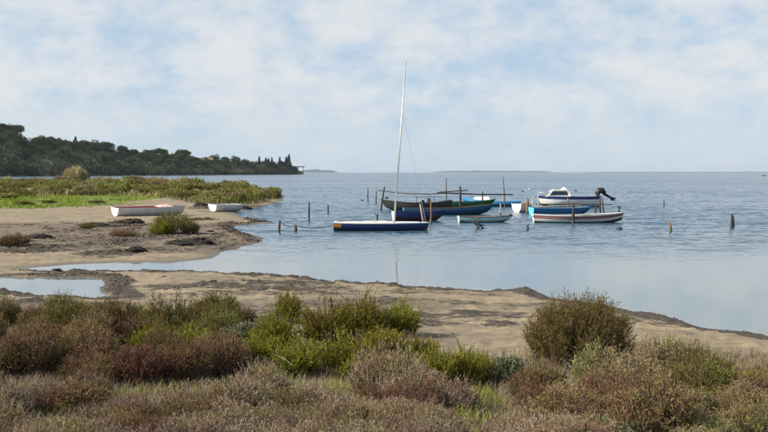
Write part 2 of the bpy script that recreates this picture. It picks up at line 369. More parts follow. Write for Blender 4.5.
GRASS_POLY = [tuple(P(*q)) for q in [(-60, 213), (30, 211.5), (100, 208), (118, 207), (135, 203), (160, 200), (200, 198), (210, 193), (120, 191), (-60, 194)]]
SCRUB_POLY = [tuple(P(*q)) for q in [(-80, 203), (0, 200), (60, 198), (120, 198), (165, 199.5), (188, 205.5), (207, 207), (225, 208), (252, 206.5), (271, 203.5), (282, 199.5), (284, 196)]] + \
             [(-17, 148), (-29, 178), (-46, 207), (-66, 228), (-100, 242), (-170, 256), (-300, 280), (-300, 90)]
VEG_POLY = [(-40, -20), (-40, 22)] + [tuple(P(*q)) for q in [(-60, 325), (0, 330), (60, 333), (150, 332), (230, 338), (262, 342), (300, 336), (380, 340), (425, 352), (455, 374), (505, 372), (530, 356), (590, 350), (650, 353), (768, 362), (860, 372)]] + [(14, -20)]
def terrain(X, Y):
    """height, wrack, mud, vegetated soil"""
    X = np.asarray(X, float); Y = np.asarray(Y, float)
    jx = (fbm(X*.8, Y*.8, 5)-.5)*.5; jy = (fbm(X*.8, Y*.8, 9)-.5)*1.1*np.clip(Y/30, .3, 2)
    s = sdf(SH, X+jx, Y+jy); p = sdf(POOL, X+jx*.6, Y+jy*.6); s = np.minimum(s, -p)
    z = np.where(s > 0, .02 + .07*(1-np.exp(-np.maximum(s, 0)/1.5)) + .12*(1-np.exp(-np.maximum(s, 0)/12.0)), np.maximum(s*.10, -.8))
    z = z - .02*np.exp(-np.abs(s)/.4)
    z = z + np.clip(s, 0, 1)*(.10*(fbm(X*.45, Y*.45, 21)-.5) + .06*(fbm(X*2.2, Y*1.8, 31)-.5) + .05*(fbm(X*6, Y*3.5, 33, 2)-.5) + .10*sst(34, 37, Y)*sst(62, 54, Y)*(fbm(X*1.5, Y*.8, 35)-.5))
    wr = np.zeros(X.shape)
    for (cx, cy, rx, ry, k) in WRW:
        q = ((X-cx)/rx)**2 + ((Y-cy)/ry)**2
        wr = np.maximum(wr, k*np.exp(-q*1.1))
    # tide line of seaweed along the water's edge of the beach
    edge = np.exp(-((s-.40)/.42)**2)*sst(-14, -8, X)*sst(33, 29, Y)*(.70+.75*fbm(X*.7, Y*.7, 51))
    edge2 = np.exp(-((s-.5)/.6)**2)*sst(36, 38, Y)*sst(70, 60, Y)*(.35+.9*fbm(X*.4, Y*.4, 52))
    wr = np.maximum(wr, np.maximum(edge, edge2)) * np.where(s > -.25, 1, 0)
    flats = sst(34, 37, Y)*sst(62, 54, Y)*sst(.2, 1.2, s)*(.14+.72*fbm(X*.5, Y*.22, 55)); beach = sst(17, 19, Y)*sst(30, 27, Y)*sst(.3, 1, s)*(.02+.90*fbm(X*.35+3, Y*1.0, 56))
    wr = np.maximum(wr, np.maximum(flats, beach))
    n = fbm(X*1.6, Y*1.1, 41); lump = np.clip(wr*(.35+1.3*n), 0, 1.4)
    z = z + np.clip(s+.2, 0, .4)/.4*.06*sst(.3, .95, lump)*np.clip(2.2*fbm(X*4.5, Y*2.6, 61, 3)-.45, 0, 2)
    v = sdf(VEG_POLY, X, Y); z = z + .42*sst(-1, 9, v)
    g = sdf(GRASS_POLY, X+jx, Y+jy); sc = sdf(SCRUB_POLY, X+jx, Y+jy)
    mud = sst(33.5, 37, Y)*sst(64, 52, Y)*(.52+.55*(fbm(X*.25, Y*.25, 71)-.3)) + .55*np.exp(-((Y-21.5)/2.2)**2)*sst(9, 5, X)*fbm(X*.4, Y*.4, 72)*2.2
    veg = np.maximum(np.maximum(sst(-.4, .8, v), sst(-1.5, 2, g)), sst(-1, 2, sc))
    return z, np.clip(wr, 0, 1), np.clip(mud, 0, 1), veg, s, sst(-2, 3, g+3*(fbm(X*.2, Y*.12, 57)-.5))
def ground_z(x, y): return float(terrain(np.array([x]), np.array([y]))[0][0])
def G(px, py):
    """point on the terrain seen at a photo pixel"""
    z = .2
    for _ in range(6): q = P(px, py, z); z = max(0.0, ground_z(q[0], q[1]))
    return Vector((q[0], q[1], z))

ys = [-8.0]
while ys[-1] < 6: ys.append(ys[-1]+.7)
while ys[-1] < 320: ys.append(ys[-1]*1.0072)
ys = np.array(ys)
ts = np.concatenate([np.linspace(-3.2, -.50, 40)[:-1], np.linspace(-.50, .46, 620), np.linspace(.46, 3.0, 30)[1:]])
YY, TT = np.meshgrid(ys, ts, indexing='ij'); XX = (YY+12)*TT
sh = XX.shape
Z, WRK, MUD, VEG, SD, GRS = [a.reshape(sh) for a in terrain(XX.ravel(), YY.ravel())]
idx = np.arange(sh[0]*sh[1]).reshape(sh)
F = np.stack([idx[:-1, :-1], idx[:-1, 1:], idx[1:, 1:], idx[1:, :-1]], -1).reshape(-1, 4)
zf = Z.ravel()[F]; keep = (zf.max(1) > -.35); F = F[keep]
used = np.unique(F); remap = np.zeros(idx.size, np.int32); remap[used] = np.arange(len(used))
V = np.stack([XX.ravel(), YY.ravel(), Z.ravel()], 1)[used]
colv = np.stack([WRK.ravel(), MUD.ravel(), VEG.ravel(), GRS.ravel()], 1)[used]
tag(obj('ground', np_mesh('ground', V, remap[F], [M['ground']], col=colv, smooth=True)), kind='structure')
me = np_mesh('water', [(-14000, -60, 0), (14000, -60, 0), (14000, 14000, 0), (-14000, 14000, 0)], [(0, 1, 2, 3)], [M['water']])
tag(obj('water', me), kind='structure')

# ------------------------------------------------------------------ plants
def frames(a, rng):
    r = rng.normal(size=a.shape); b_ = np.cross(a, r); return b_/(np.linalg.norm(b_, axis=1, keepdims=True)+1e-9)
def leaves(c, a, ln, w, rng, flat=None):
    """diamond leaves: base c, direction a, length, half-width"""
    b_ = frames(a, rng); ln = np.asarray(ln).reshape(-1, 1); w = np.asarray(w).reshape(-1, 1)
    V = np.stack([c, c + a*ln*.45 + b_*w, c + a*ln, c + a*ln*.45 - b_*w], 1).reshape(-1, 3)
    return V, np.arange(len(V), dtype=np.int32).reshape(-1, 4)
def unit(v): return v/(np.linalg.norm(v, axis=-1, keepdims=True)+1e-9)
def shrub_meshes(name, seed, H, Rad, n_main, n_twig, n_leaf, leaf_len, leaf_w, up, matl, lumps=5, twig_w=.004, droop=0.0, spread=.8, topvar=.35, tl=1.0, ragged=.72, lsp=.34):
    n_leaf = int(n_leaf*1.45); leaf_w *= .72; leaf_len *= 1.15
    rng = np.random.default_rng(seed)
    # main stems fill a lumpy dome
    az = rng.uniform(0, 2*np.pi, n_main); rr = np.sqrt(rng.uniform(0, 1, n_main))
    la = rng.uniform(0, 2*np.pi, lumps); lv = rng.uniform(1-topvar, 1.0+topvar*.3, lumps)
    wgt = np.exp(2.5*np.cos(az[:, None]-la[None])); lob = (wgt*lv).sum(1)/wgt.sum(1)
    hh = np.sqrt(np.maximum(0, 1-(rr*.93)**2.2))*lob*rng.uniform(ragged, 1.08, n_main)
    tip = np.stack([Rad*rr*np.cos(az)*lob, Rad*rr*np.sin(az)*lob, H*np.maximum(hh, .16)], 1)
    base = np.stack([tip[:, 0]*spread, tip[:, 1]*spread, 0*az - .03], 1) + rng.normal(0, .03*Rad, (n_main, 3))*[1, 1, 0]
    ctrl = np.stack([tip[:, 0]*(1-.25*up), tip[:, 1]*(1-.25*up), tip[:, 2]*.45], 1)
    ctrl = ctrl*up + (base+tip)/2*(1-up)
    ts_ = np.linspace(0, 1, 4)[None, :, None]
    path = base[:, None]*(1-ts_)**2 + 2*ctrl[:, None]*ts_*(1-ts_) + tip[:, None]*ts_**2
    # twigs leave the main stems
    k = rng.integers(0, n_main, n_twig); tt = rng.uniform(.25, 1.0, n_twig)[:, None]
    o_ = base[k]*(1-tt)**2 + 2*ctrl[k]*tt*(1-tt) + tip[k]*tt**2
    out = unit(np.stack([o_[:, 0], o_[:, 1], 0*o_[:, 0]], 1) + 1e-6)
    d = unit(rng.normal(size=(n_twig, 3))*.55 + np.array([0, 0, up*1.25+.25]) + out*.45)
    ln = rng.uniform(.10, .26, (n_twig, 1))*tl*H*(.6+.5*tt); e_ = o_ + d*ln
    # stems and twigs: crossed thin blades
    sv, sf, n0 = [], [], 0
    for i in range(3):
        a_, b_ = path[:, i], path[:, i+1]; s_ = frames(unit(b_-a_), rng)*(twig_w*(2.2-.5*i))
        v = np.stack([a_-s_, a_+s_, b_+s_*.75, b_-s_*.75], 1).reshape(-1, 3); sv.append(v); sf.append(np.arange(len(v)).reshape(-1, 4)+n0); n0 += len(v)
    s_ = frames(d, rng)*twig_w*.8
    v = np.stack([o_-s_, o_+s_, e_+s_*.3, e_-s_*.3], 1).reshape(-1, 3); sv.append(v); sf.append(np.arange(len(v)).reshape(-1, 4)+n0)
    sm = np_mesh(name+'_stems', np.vstack(sv), np.vstack(sf), [M['stem']])
    j = rng.integers(0, n_twig, n_leaf); u = rng.uniform(.05, 1.02, n_leaf)[:, None]
    c = o_[j] + (e_[j]-o_[j])*u
    a = unit(d[j]*(.9) + rng.normal(size=(n_leaf, 3))*lsp + np.array([0, 0, .3-droop]))
    V, F = leaves(c, a, leaf_len*rng.uniform(.6, 1.35, n_leaf), leaf_w*rng.uniform(.7, 1.3, n_leaf), rng)
    tw = rng.uniform(0, 1, n_twig)*.6 + .4*rng.uniform(0, 1, n_main)[k]; cl = np.stack([tw[j], rng.uniform(0, 1, n_leaf), u[:, 0]*np.clip(c[:, 2]/H, 0, 1)], 1)
    lm = np_mesh(name+'_foliage', V, F, [matl], col=np.repeat(cl, 4, 0))
    return sm, lm
# H, R, mains, twigs, leaves, leaf length, leaf half width, uprightness
KIND = {
 'dry':   dict(H=.55, Rad=.55, n_main=260, n_twig=2400, n_leaf=11000, leaf_len=.036, leaf_w=.0038, up=.75, tl=1.25, ragged=.5, matl='lf_dry', twig_w=.0030),
 'tan':   dict(H=.75, Rad=.50, n_main=180, n_twig=1600, n_leaf=8500, leaf_len=.034, leaf_w=.0045, up=.85, matl='lf_tan', twig_w=.0032),
 'rust':  dict(H=.70, Rad=.52, n_main=170, n_twig=1700, n_leaf=9500, leaf_len=.036, leaf_w=.0055, up=.75, matl='lf_rust', twig_w=.0034),
 'red':   dict(H=.60, Rad=.42, n_main=150, n_twig=1400, n_leaf=8000, leaf_len=.036, leaf_w=.0055, up=.85, matl='lf_red', twig_w=.0034),
 'olive': dict(H=.75, Rad=.55, n_main=170, n_twig=1700, n_leaf=10500, leaf_len=.036, leaf_w=.0058, up=.85, matl='lf_olive', twig_w=.0034),
 'big':   dict(H=1.10, Rad=.92, n_main=420, n_twig=6500, n_leaf=38000, leaf_len=.038, leaf_w=.0056, up=.75, matl='lf_big', twig_w=.0034, topvar=.12, lumps=7, ragged=.78, tl=.8, lsp=.45),
 'green': dict(H=.90, Rad=.50, n_main=60, n_twig=620, n_leaf=13500, leaf_len=.036, leaf_w=.0064, up=1.0, matl='lf_green', twig_w=.0040, topvar=.55, tl=1.55, ragged=.5),
 'grey':  dict(H=.45, Rad=.45, n_main=120, n_twig=900, n_leaf=5200, leaf_len=.040, leaf_w=.0125, up=.6, matl='lf_grey', twig_w=.0032, lsp=.6),
}
PROTO = {}
NAMES = {'dry': 'dry_twig_shrub', 'tan': 'dry_shrub', 'rust': 'brown_saltbush', 'red': 'red_glasswort', 'olive': 'olive_saltbush', 'big': 'large_saltbush', 'green': 'samphire_bush', 'grey': 'sea_purslane'}
for i, (k, a) in enumerate(KIND.items()):
    for v_ in range(1 if k == 'big' else 2):
        kw = dict(a); kw['matl'] = M[kw['matl']]
        PROTO[k, v_] = shrub_meshes(NAMES[k], 100+i*7+v_, **kw)
prng = np.random.default_rng(4)
def shrub(kind, px, py, wpx, hpx, label, group=None, z=None):
    g = G(px, py); d = g.y; v_ = int(prng.integers(0, 1 if kind == 'big' else 2)); a = KIND[kind]
    t_ = thing(NAMES[kind], label, 'shrub', g, float(prng.uniform(0, 6.28)), group)
    w = wpx*d/FPX/2/a['Rad']; h = hpx*d/FPX/a['H']
    t_.scale = (w*1.02, w*1.02, h*{'green': .80, 'big': .87}.get(kind, .98))
    sm, lm = PROTO[kind, v_]
    obj('stems', sm, t_); obj('foliage', lm, t_)
    return t_
# hand-placed plants of the foreground: kind, centre px, base py, width px, height px, label
FG = [
 ('big', 578, 362, 112, 74, 'largest dome-shaped brownish olive bush standing against the water at right'),
 ('green', 277, 350, 56, 52, 'yellow-green samphire bush at the left end of the central green clump'),
 ('green', 290, 322, 34, 42, 'samphire bush poking highest over the sand in the central clump'),
 ('green', 325, 345, 60, 58, 'tall yellow-green samphire bush in the middle of the central clump'),
 ('green', 362, 338, 58, 56, 'bright samphire bush right of the middle of the central clump'),
 ('green', 402, 336, 52, 46, 'samphire bush at the right end of the central clump against the sand'),
 ('green', 345, 372, 62, 50, 'front samphire bush of the central clump above the dry brown dome'),
 ('green', 298, 376, 58, 46, 'low samphire bush in front of the central clump on its left'),
 ('dry', 388, 402, 84, 62, 'greyish brown dry dome in front of the central green clump'),
 ('green', 432, 392, 56, 62, 'dark samphire bush right of the dry brown dome'),
 ('green', 462, 388, 52, 56, 'samphire bush with yellow tips beside bare mud patch'),
 ('green', 487, 384, 40, 42, 'small samphire bush between bare mud and big dome bush'),
 ('grey', 508, 384, 46, 34, 'pale grey-green leafy plant left of the big dome bush'),
 ('rust', 540, 402, 70, 46, 'reddish brown shrub below the big dome bush'),
 ('tan', 610, 388, 84, 50, 'pale tan dry shrub directly in front of the big dome bush'),
 ('tan', 660, 384, 70, 50, 'pale tan dry shrub right of the big dome bush'),
 ('olive', 690, 392, 62, 46, 'dark olive shrub in the right-hand thicket'),
 ('olive', 712, 380, 62, 26, 'olive shrub at the beach edge of the right-hand thicket'),
 ('green', 742, 392, 54, 28, 'yellow-green shrub at the right edge of the picture'),
 ('rust', 764, 388, 50, 24, 'brown shrub cut by the right edge beside the beach'),
 ('rust', 640, 420, 90, 54, 'rust brown shrub at the bottom of the right-hand thicket'),
 ('grey', 700, 424, 60, 34, 'grey-green leafy plant at the bottom of the right-hand thicket'),
 ('grey', 735, 418, 56, 30, 'grey-green leafy plant near the lower right corner'),
 ('tan', 762, 440, 60, 44, 'pale dry shrub in the lower right corner'),
 ('olive', 72, 336, 62, 40, 'olive saltbush at the pool edge on the left'),
 ('olive', 120, 336, 60, 40, 'brownish olive saltbush right of the pool edge'),
 ('olive', 170, 340, 66, 48, 'tallest olive saltbush of the left thicket against the sand'),
 ('olive', 215, 334, 54, 38, 'olive saltbush at the right end of the left thicket'),
 ('green', 192, 352, 60, 34, 'yellow-green bush in the middle of the left thicket'),
 ('green', 148, 350, 44, 32, 'small yellow-green bush in the left thicket'),
 ('grey', 246, 346, 52, 26, 'grey-green leafy plant between left thicket and central clump'),
 ('grey', 268, 336, 40, 18, 'low grey-green leafy plant beside a dark seaweed lump'),
 ('green', 8, 326, 40, 22, 'small green bush at the left edge of the picture beside the pool'),
 ('rust', 24, 376, 80, 54, 'brown saltbush at the left edge of the picture'),
 ('rust', 84, 374, 80, 50, 'dark brown saltbush left of the red glasswort'),
 ('red', 138, 384, 62, 46, 'dark red glasswort in the left thicket'),
 ('rust', 182, 382, 66, 46, 'rust brown saltbush right of the red glasswort'),
 ('rust', 222, 376, 66, 48, 'brown saltbush with green tips beside the central clump'),
 ('dry', 262, 404, 74, 46, 'pinkish grey dry twig shrub below the central green clump'),
 ('dry', 318, 410, 60, 34, 'low pinkish dry twig shrub in front of the samphire'),
 ('rust', 648, 436, 112, 66, 'tall russet brown bush rising from the bottom edge on the right'),
 ('rust', 566, 428, 84, 48, 'russet bush at the bottom edge below the big dome bush'),
 ('tan', 622, 404, 92, 52, 'broad tawny bush between big dome bush and bottom edge'),
 ('olive', 702, 404, 74, 50, 'dense olive bush in the middle of the right-hand thicket'),
 ('rust', 410, 420, 70, 44, 'russet low bush left of the green grass patch'),
 ('olive', 726, 400, 64, 32, 'olive bush below the beach near the right edge'),
 ('rust', 756, 404, 70, 32, 'russet bush just inside the right edge'),
 ('tan', 690, 428, 80, 40, 'tawny bush at the bottom edge on the far right'),
 ('rust', 70, 412, 90, 34, 'russet low bush near the lower left corner'),
 ('rust', 600, 412, 60, 40, 'dark brown shrub in shade below the pale tan ones'),
]
for a in FG: shrub(*a)
# smaller plants filling the thicket, nothing in the photo tells them apart
rng = np.random.default_rng(12)
FILL = [('olive', (0, 250), (348, 376), (40, 60), (28, 38), 7, 'olive saltbush', 'olive saltbushes inside the left thicket'),
        ('rust', (-20, 110), (322, 342), (36, 56), (18, 26), 6, 'brown poolside saltbush', 'brown saltbushes at the pool'),
        ('olive', (635, 700), (372, 400), (50, 70), (30, 40), 5, 'olive bush', 'olive bushes beside the big dome bush'),
        ('olive', (700, 790), (392, 412), (50, 76), (24, 32), 6, 'olive shrub', 'olive shrubs of the right thicket'),
        ('tan', (600, 720), (364, 376), (50, 76), (14, 20), 6, 'pale dry shrub', 'pale shrubs along the beach edge'),
        ('rust', (-30, 250), (345, 388), (46, 66), (30, 42), 14, 'brown saltbush', 'brown saltbushes of the left thicket'),
        ('olive', (-30, 245), (318, 345), (36, 54), (22, 32), 10, 'olive beachside saltbush', 'olive saltbushes of the left thicket'),
        ('tan', (-40, 440), (400, 450), (50, 80), (26, 40), 12, 'tawny dry shrub', 'tawny shrubs along the bottom'),
        ('rust', (-40, 440), (400, 450), (44, 70), (26, 40), 12, 'brown heath shrub', 'brown shrubs along the bottom'),
        ('olive', (20, 440), (402, 440), (36, 56), (16, 24), 7, 'small olive shrub', 'olive shrubs along the bottom'),
        ('grey', (560, 780), (410, 450), (44, 64), (20, 30), 6, 'grey-green leafy plant', 'grey-green plants of the right thicket'),
        ('dry', (-40, 440), (404, 470), (60, 110), (28, 48), 56, 'pinkish dry twig shrub', 'dry twig shrubs along the bottom'),
        ('dry', (490, 620), (408, 460), (70, 110), (26, 40), 14, 'dry twig shrub', 'dry twig shrubs below the big bush'),
        ('tan', (580, 800), (398, 455), (50, 80), (28, 40), 16, 'dry tan shrub', 'tan shrubs of the right thicket'),
        ('rust', (520, 790), (396, 440), (46, 70), (28, 40), 14, 'brown shrub', 'brown shrubs of the right thicket'),
        ('green', (430, 500), (372, 400), (36, 50), (24, 36), 5, 'samphire plantlet', 'samphire beside the grass patch'),
        ('green', (255, 420), (345, 385), (36, 56), (26, 40), 9, 'samphire plant', 'samphire of the central clump')]
PATCH = [(457, 424, 34, 22), (135, 402, 32, 11), (42, 420, 20, 9), (8, 398, 16, 10), (330, 398, 34, 9), (295, 390, 26, 9), (480, 400, 18, 12), (205, 398, 20, 7), (160, 426, 20, 8)]   # green grass
for (k, xr, yr, wr_, hr, n, lab, grp) in FILL:
    for i in range(n):
        for _ in range(14):
            px, py = rng.uniform(*xr), rng.uniform(*yr)
            if py < 395 or not any(abs(px-a) < c_*.6+10 and -22 < b_-py < 6 for a, b_, c_, d_ in PATCH): break
        else: continue
        near = [w_ for lim, w_ in ((60, 'near the left edge'), (115, 'left of the red glasswort'), (165, 'in line with the red glasswort'), (240, 'right of the red glasswort'), (300, 'below the left end of the central clump'), (360, 'below the middle of the central clump'),
                (440, 'below the right end of the central clump'), (510, 'beside the grass patch'), (560, 'left of the big dome bush'), (620, 'in line with the big dome bush'), (700, 'just right of the big dome bush'), (900, 'near the right edge')) if px < lim][0]
        row = 'upper' if py < sum(yr)/2 else 'lower'
        wv_, hv_ = rng.uniform(*wr_), rng.uniform(*hr); q_ = (hv_-hr[0])/(hr[1]-hr[0]); b2 = (wv_-wr_[0])/(wr_[1]-wr_[0])
        adj = ('narrow' if b2 < .33 else 'broad' if b2 > .67 else '') + (' low' if q_ < .33 else ' tall' if q_ > .67 else ' mid-height')
        shrub(k, px, py, wv_, hv_, f'{adj.strip()} {lab}, {row} row, {near}', grp)

def blades(name, pts, H, W, lean, mats, rng, kind_label, cat, tintbias=0.0):
    """grass: tapered bent blades, one mesh"""
    n = len(pts); h = H*rng.uniform(.5, 1.3, n)[:, None]; az = rng.uniform(0, 6.28, n)
    out = np.stack([np.cos(az), np.sin(az), 0*az], 1)*lean*rng.uniform(.2, 1.3, n)[:, None]
    mid = pts + np.array([0, 0, .6])*h + out*h*.35; tip = pts + np.array([0, 0, .95])*h + out*h
    s_ = np.stack([-np.sin(az), np.cos(az), 0*az], 1)*W
    V = np.stack([pts - s_, pts + s_, mid + s_*.7, mid - s_*.7, tip + s_*.1, tip - s_*.1], 1).reshape(-1, 3)
    b_ = np.arange(n)[:, None]*6; F = np.concatenate([b_+[0, 1, 2, 3], b_+[3, 2, 4, 5]], 0)
    cl = np.repeat(np.stack([np.clip(rng.uniform(0, 1, n)+tintbias, 0, 1), rng.uniform(0, 1, n), rng.uniform(0, 1, n)], 1), 6, 0)
    return tag(obj(name, np_mesh(name, V, F, mats, col=cl)), kind_label, cat, kind='stuff')
def scatter(n, xr, yr, maskf, rng):
    X = rng.uniform(*xr, n); Y = rng.uniform(*yr, n); tz = terrain(X, Y); m_ = rng.uniform(0, 1, n) < maskf(X, Y, tz)
    return np.stack([X, Y, tz[0]], 1)[m_] - [0, 0, .01], tz[1][m_]
# dry grass under and between the foreground shrubs
pts, _ = scatter(260000, (-9, 9), (7.0, 21), lambda X, Y, tz: tz[3]*(np.abs(X) < Y*.42+1.2)*(.25+.9*sst(.35, .6, fbm(X*1.1, Y*1.1, 88))), rng)
blades('dry_grass', pts, .125, .0026, .8, [M['lf_straw']], rng, 'pinkish dry grass between the foreground shrubs', 'grass')
def gpatch(px, py, rx, ry):
    c_ = G(px, py); q = G(px+rx, py); r_ = G(px, py-ry); return c_.x, c_.y, abs(q.x-c_.x), abs(r_.y-c_.y)
gp = [gpatch(*q) for q in PATCH]
def gm(X, Y, tz):
    r_ = 0*X
    for (a, b_, c_, d_) in gp: r_ = np.maximum(r_, np.exp(-1.9*(((X-a)/c_)**2 + ((Y-b_)/d_)**2)))
    return r_*sst(.28, .52, fbm(X*2.2, Y*2.2, 90))
pts, _ = scatter(190000, (-6, 3), (7.5, 14), gm, rng)
blades('green_grass', pts, .13, .0034, .9, [M['lf_grass']], rng, 'bright green grass patches between the foreground shrubs', 'grass')
# the meadow strip behind the beached boat
gsd = lambda X, Y: sdf(GRASS_POLY, X, Y)
pts, _ = scatter(190000, (-75, -8), (66, 165), lambda X, Y, tz: tz[5]*(.15+1.0*sst(.35, .65, fbm(X*.5, Y*.25, 93)))*(X > -.42*Y-4), rng)
blades('meadow_grass', pts, .16, .028, 1.2, [M['lf_meadow']], rng, 'bright green grass strip behind the beached boat', 'grass')
# rough grass of the headland
pts, _ = scatter(60000, (-110, -8), (80, 245), lambda X, Y, tz: sst(-.5, 2, sdf(SCRUB_POLY, X, Y))*(tz[4] > .4)*(X > -.42*Y-6), rng)
blades('headland_grass', pts, .55, .05, .5, [M['lf_reed']], rng, 'dry tawny grass between the shrubs of the low headland', 'grass')

# seaweed ribbons on the dark banks
pts, wv = scatter(330000, (-24, 10), (16, 72), lambda X, Y, tz: sst(.42, .85, tz[1]*(.45+1.1*fbm(X*1.6, Y*1.1, 41)))*(X > -.42*Y-1)*(X < .42*Y+1)*np.clip(26/Y, .25, 1)*(tz[4] > -.05), rng)
n = len(pts); az = rng.uniform(0, 6.28, n); a = unit(np.stack([np.cos(az), np.sin(az), rng.uniform(-.1, .75, n)], 1))
sc_ = np.clip(pts[:, 1]/30, .7, 2.2)
a = unit(a*[1, 1, .55]); V, F = leaves(pts, a, .075*sc_*rng.uniform(.5, 1.5, n), .011*sc_*rng.uniform(.6, 1.5, n), rng)
cl = np.repeat(np.stack([rng.uniform(0, 1, n), rng.uniform(0, 1, n), rng.uniform(0, 1, n)], 1), 4, 0)
tag(obj('dead_seaweed', np_mesh('dead_seaweed', V, F, [M['lf_wrack']], col=cl)), 'dark brown dead seaweed lying in banks on the sand', 'seaweed', kind='stuff')

# crumbs and clods of dried mud and seaweed on the flats and along the tide line
rg = np.random.default_rng(33)
pts, wv = scatter(90000, (-24, 9), (17, 64), lambda X, Y, tz: (sst(.30, .75, tz[1]*(.45+1.1*fbm(X*1.6, Y*1.1, 41))) + .22*tz[2]*sst(.45, .6, fbm(X*.8, Y*.5, 43)))*(X > -.40*Y-1)*(X < .40*Y+1)*np.where(Y < 32, 1.0, np.clip(Y/45, .25, 1)*.5)*(tz[4] > .03), rg)
n = len(pts); cube = np.array([(x, y, z) for z in (-.5, .5) for y in (-.5, .5) for x in (-.5, .5)], float); az = rg.uniform(0, 6.28, n)
sz = rg.lognormal(-3.0, .5, n)[:, None]*np.clip(pts[:, 1:2]/42, .4, 1.1)
loc8 = cube[None]*(1+rg.uniform(-.45, .45, (n, 8, 3))); loc8[:, 4:, :2] *= rg.uniform(.35, .8, (n, 1, 1)); loc8 *= sz[:, None]*np.stack([rg.uniform(.9, 2.2, n), rg.uniform(.8, 1.6, n), rg.uniform(.22, .5, n)], 1)[:, None]
ca, sa = np.cos(az)[:, None], np.sin(az)[:, None]
W8 = np.stack([loc8[..., 0]*ca-loc8[..., 1]*sa, loc8[..., 0]*sa+loc8[..., 1]*ca, loc8[..., 2]], -1) + pts[:, None]
q6 = np.array([(0, 2, 3, 1), (4, 5, 7, 6), (0, 1, 5, 4), (2, 6, 7, 3), (0, 4, 6, 2), (1, 3, 7, 5)])
F = (np.arange(n)[:, None, None]*8 + q6[None]).reshape(-1, 4)
M['clod'] = leafmat('dried_mud_clod', (.036, .026, .019), (.085, .064, .047), (.17, .135, .10), trans=.0)
tag(obj('seaweed_crumbs', np_mesh('seaweed_crumbs', W8.reshape(-1, 3), F, [M['clod']], col=np.repeat(rg.uniform(0, 1, (n, 3)), 8, 0))), 'dark crumbs and clods of mud and seaweed strewn over the flats', 'seaweed', kind='stuff')
print('clods', n)

# separate lumps of seaweed
def mound(px, py, wpx, hpx, label, seed):
    g = G(px, py); d = g.y; rg = np.random.default_rng(seed); w = wpx*d/FPX/2*1.25; h = hpx*d/FPX*.62
    root = thing('seaweed_mound', label, 'seaweed', g - Vector((0, 0, .02)), group='lumps of dead seaweed on the flats')
    nu, nv = 30, 10; V = []
    for j in range(nv):
        f_ = j/(nv-1)
        for i in range(nu):
            an = 2*math.pi*i/nu; k = rg.uniform(.86, 1.14)*(.55 + .85*float(vnoise(np.array(math.cos(an)*1.7+seed), np.array(math.sin(an)*2.3+f_*3), seed)))
            V.append((w*k*math.cos(an)*math.cos(f_*1.5), w*k*.7*math.sin(an)*math.cos(f_*1.5), h*k*math.sin(f_*1.5)**.8 - .03*(1-f_)))
    F = [(j*nu+i, j*nu+(i+1) % nu, (j+1)*nu+(i+1) % nu, (j+1)*nu+i) for j in range(nv-1) for i in range(nu)]
    V = np.array(V); obj('matted_core', np_mesh('matted_core', V, F, [M['wrackcore']], smooth=True), root)
    k = 140; b_ = V[rg.integers(0, len(V), k)]; a = unit(b_ + rg.normal(size=(k, 3))*w*.6)
    a = unit(a*[1, 1, .25]); LV, LF = leaves(b_*.99, a, rg.uniform(.04, .10, k)*d/30, np.full(k, .012*d/30), rg)
    obj('loose_ribbons', np_mesh('loose_ribbons', LV, LF, [M['lf_wrack']], col=np.repeat(rg.uniform(0, 1, (k, 3)), 4, 0)), root)['kind'] = 'stuff'
M['wrackcore'] = paint('matted_seaweed', (.022, .017, .014), (.06, .047, .038), .95, .7, 12, 1.0)
for i, a in enumerate([(136, 252, 18, 8, 'round dark seaweed lump in front of the green beach bush'), (58, 274, 9, 4, 'small dark lump between the two inlet pools'), (198, 244, 26, 9, 'dark seaweed bank right of the green beach bush'),
                       (176, 247, 22, 7, 'dark seaweed bank below the green beach bush'), (247, 325, 12, 8, 'black lump on the sand between left thicket and central clump'), (217, 209, 20, 4, 'seaweed heap in front of the white dinghy'),
                       (243, 209, 14, 4, 'seaweed heap at the water beside the white dinghy'), (203, 206, 14, 5, 'dark bank between the beached boats'), (40, 238, 20, 6, 'dark seaweed lump left of the flats'),
                       (92, 226, 22, 4, 'long dark seaweed lump below the beached boat on the left'), (130, 223, 24, 5, 'long dark seaweed lump under the beached boat')]):
    mound(*a, seed=60+i)

# bushes on the flats
shrub('olive', 172, 234, 50, 24, 'green bush on the flats in front of the beached white boat')
shrub('green', 160, 234, 30, 18, 'yellow-green left half of the bush in front of the beached boat')
shrub('rust', 190, 234, 24, 14, 'brown low plant at the right foot of the beach bush')
shrub('rust', 122, 236, 32, 8, 'low brown plant on the flats left of the beach bush')
shrub('rust', 14, 246, 34, 14, 'brown low bush at the left edge of the flats')
shrub('green', 3, 246, 16, 8, 'small green plant at the left edge of the flats')
shrub('olive', 86, 229, 16, 6, 'small green tuft on the upper flats')

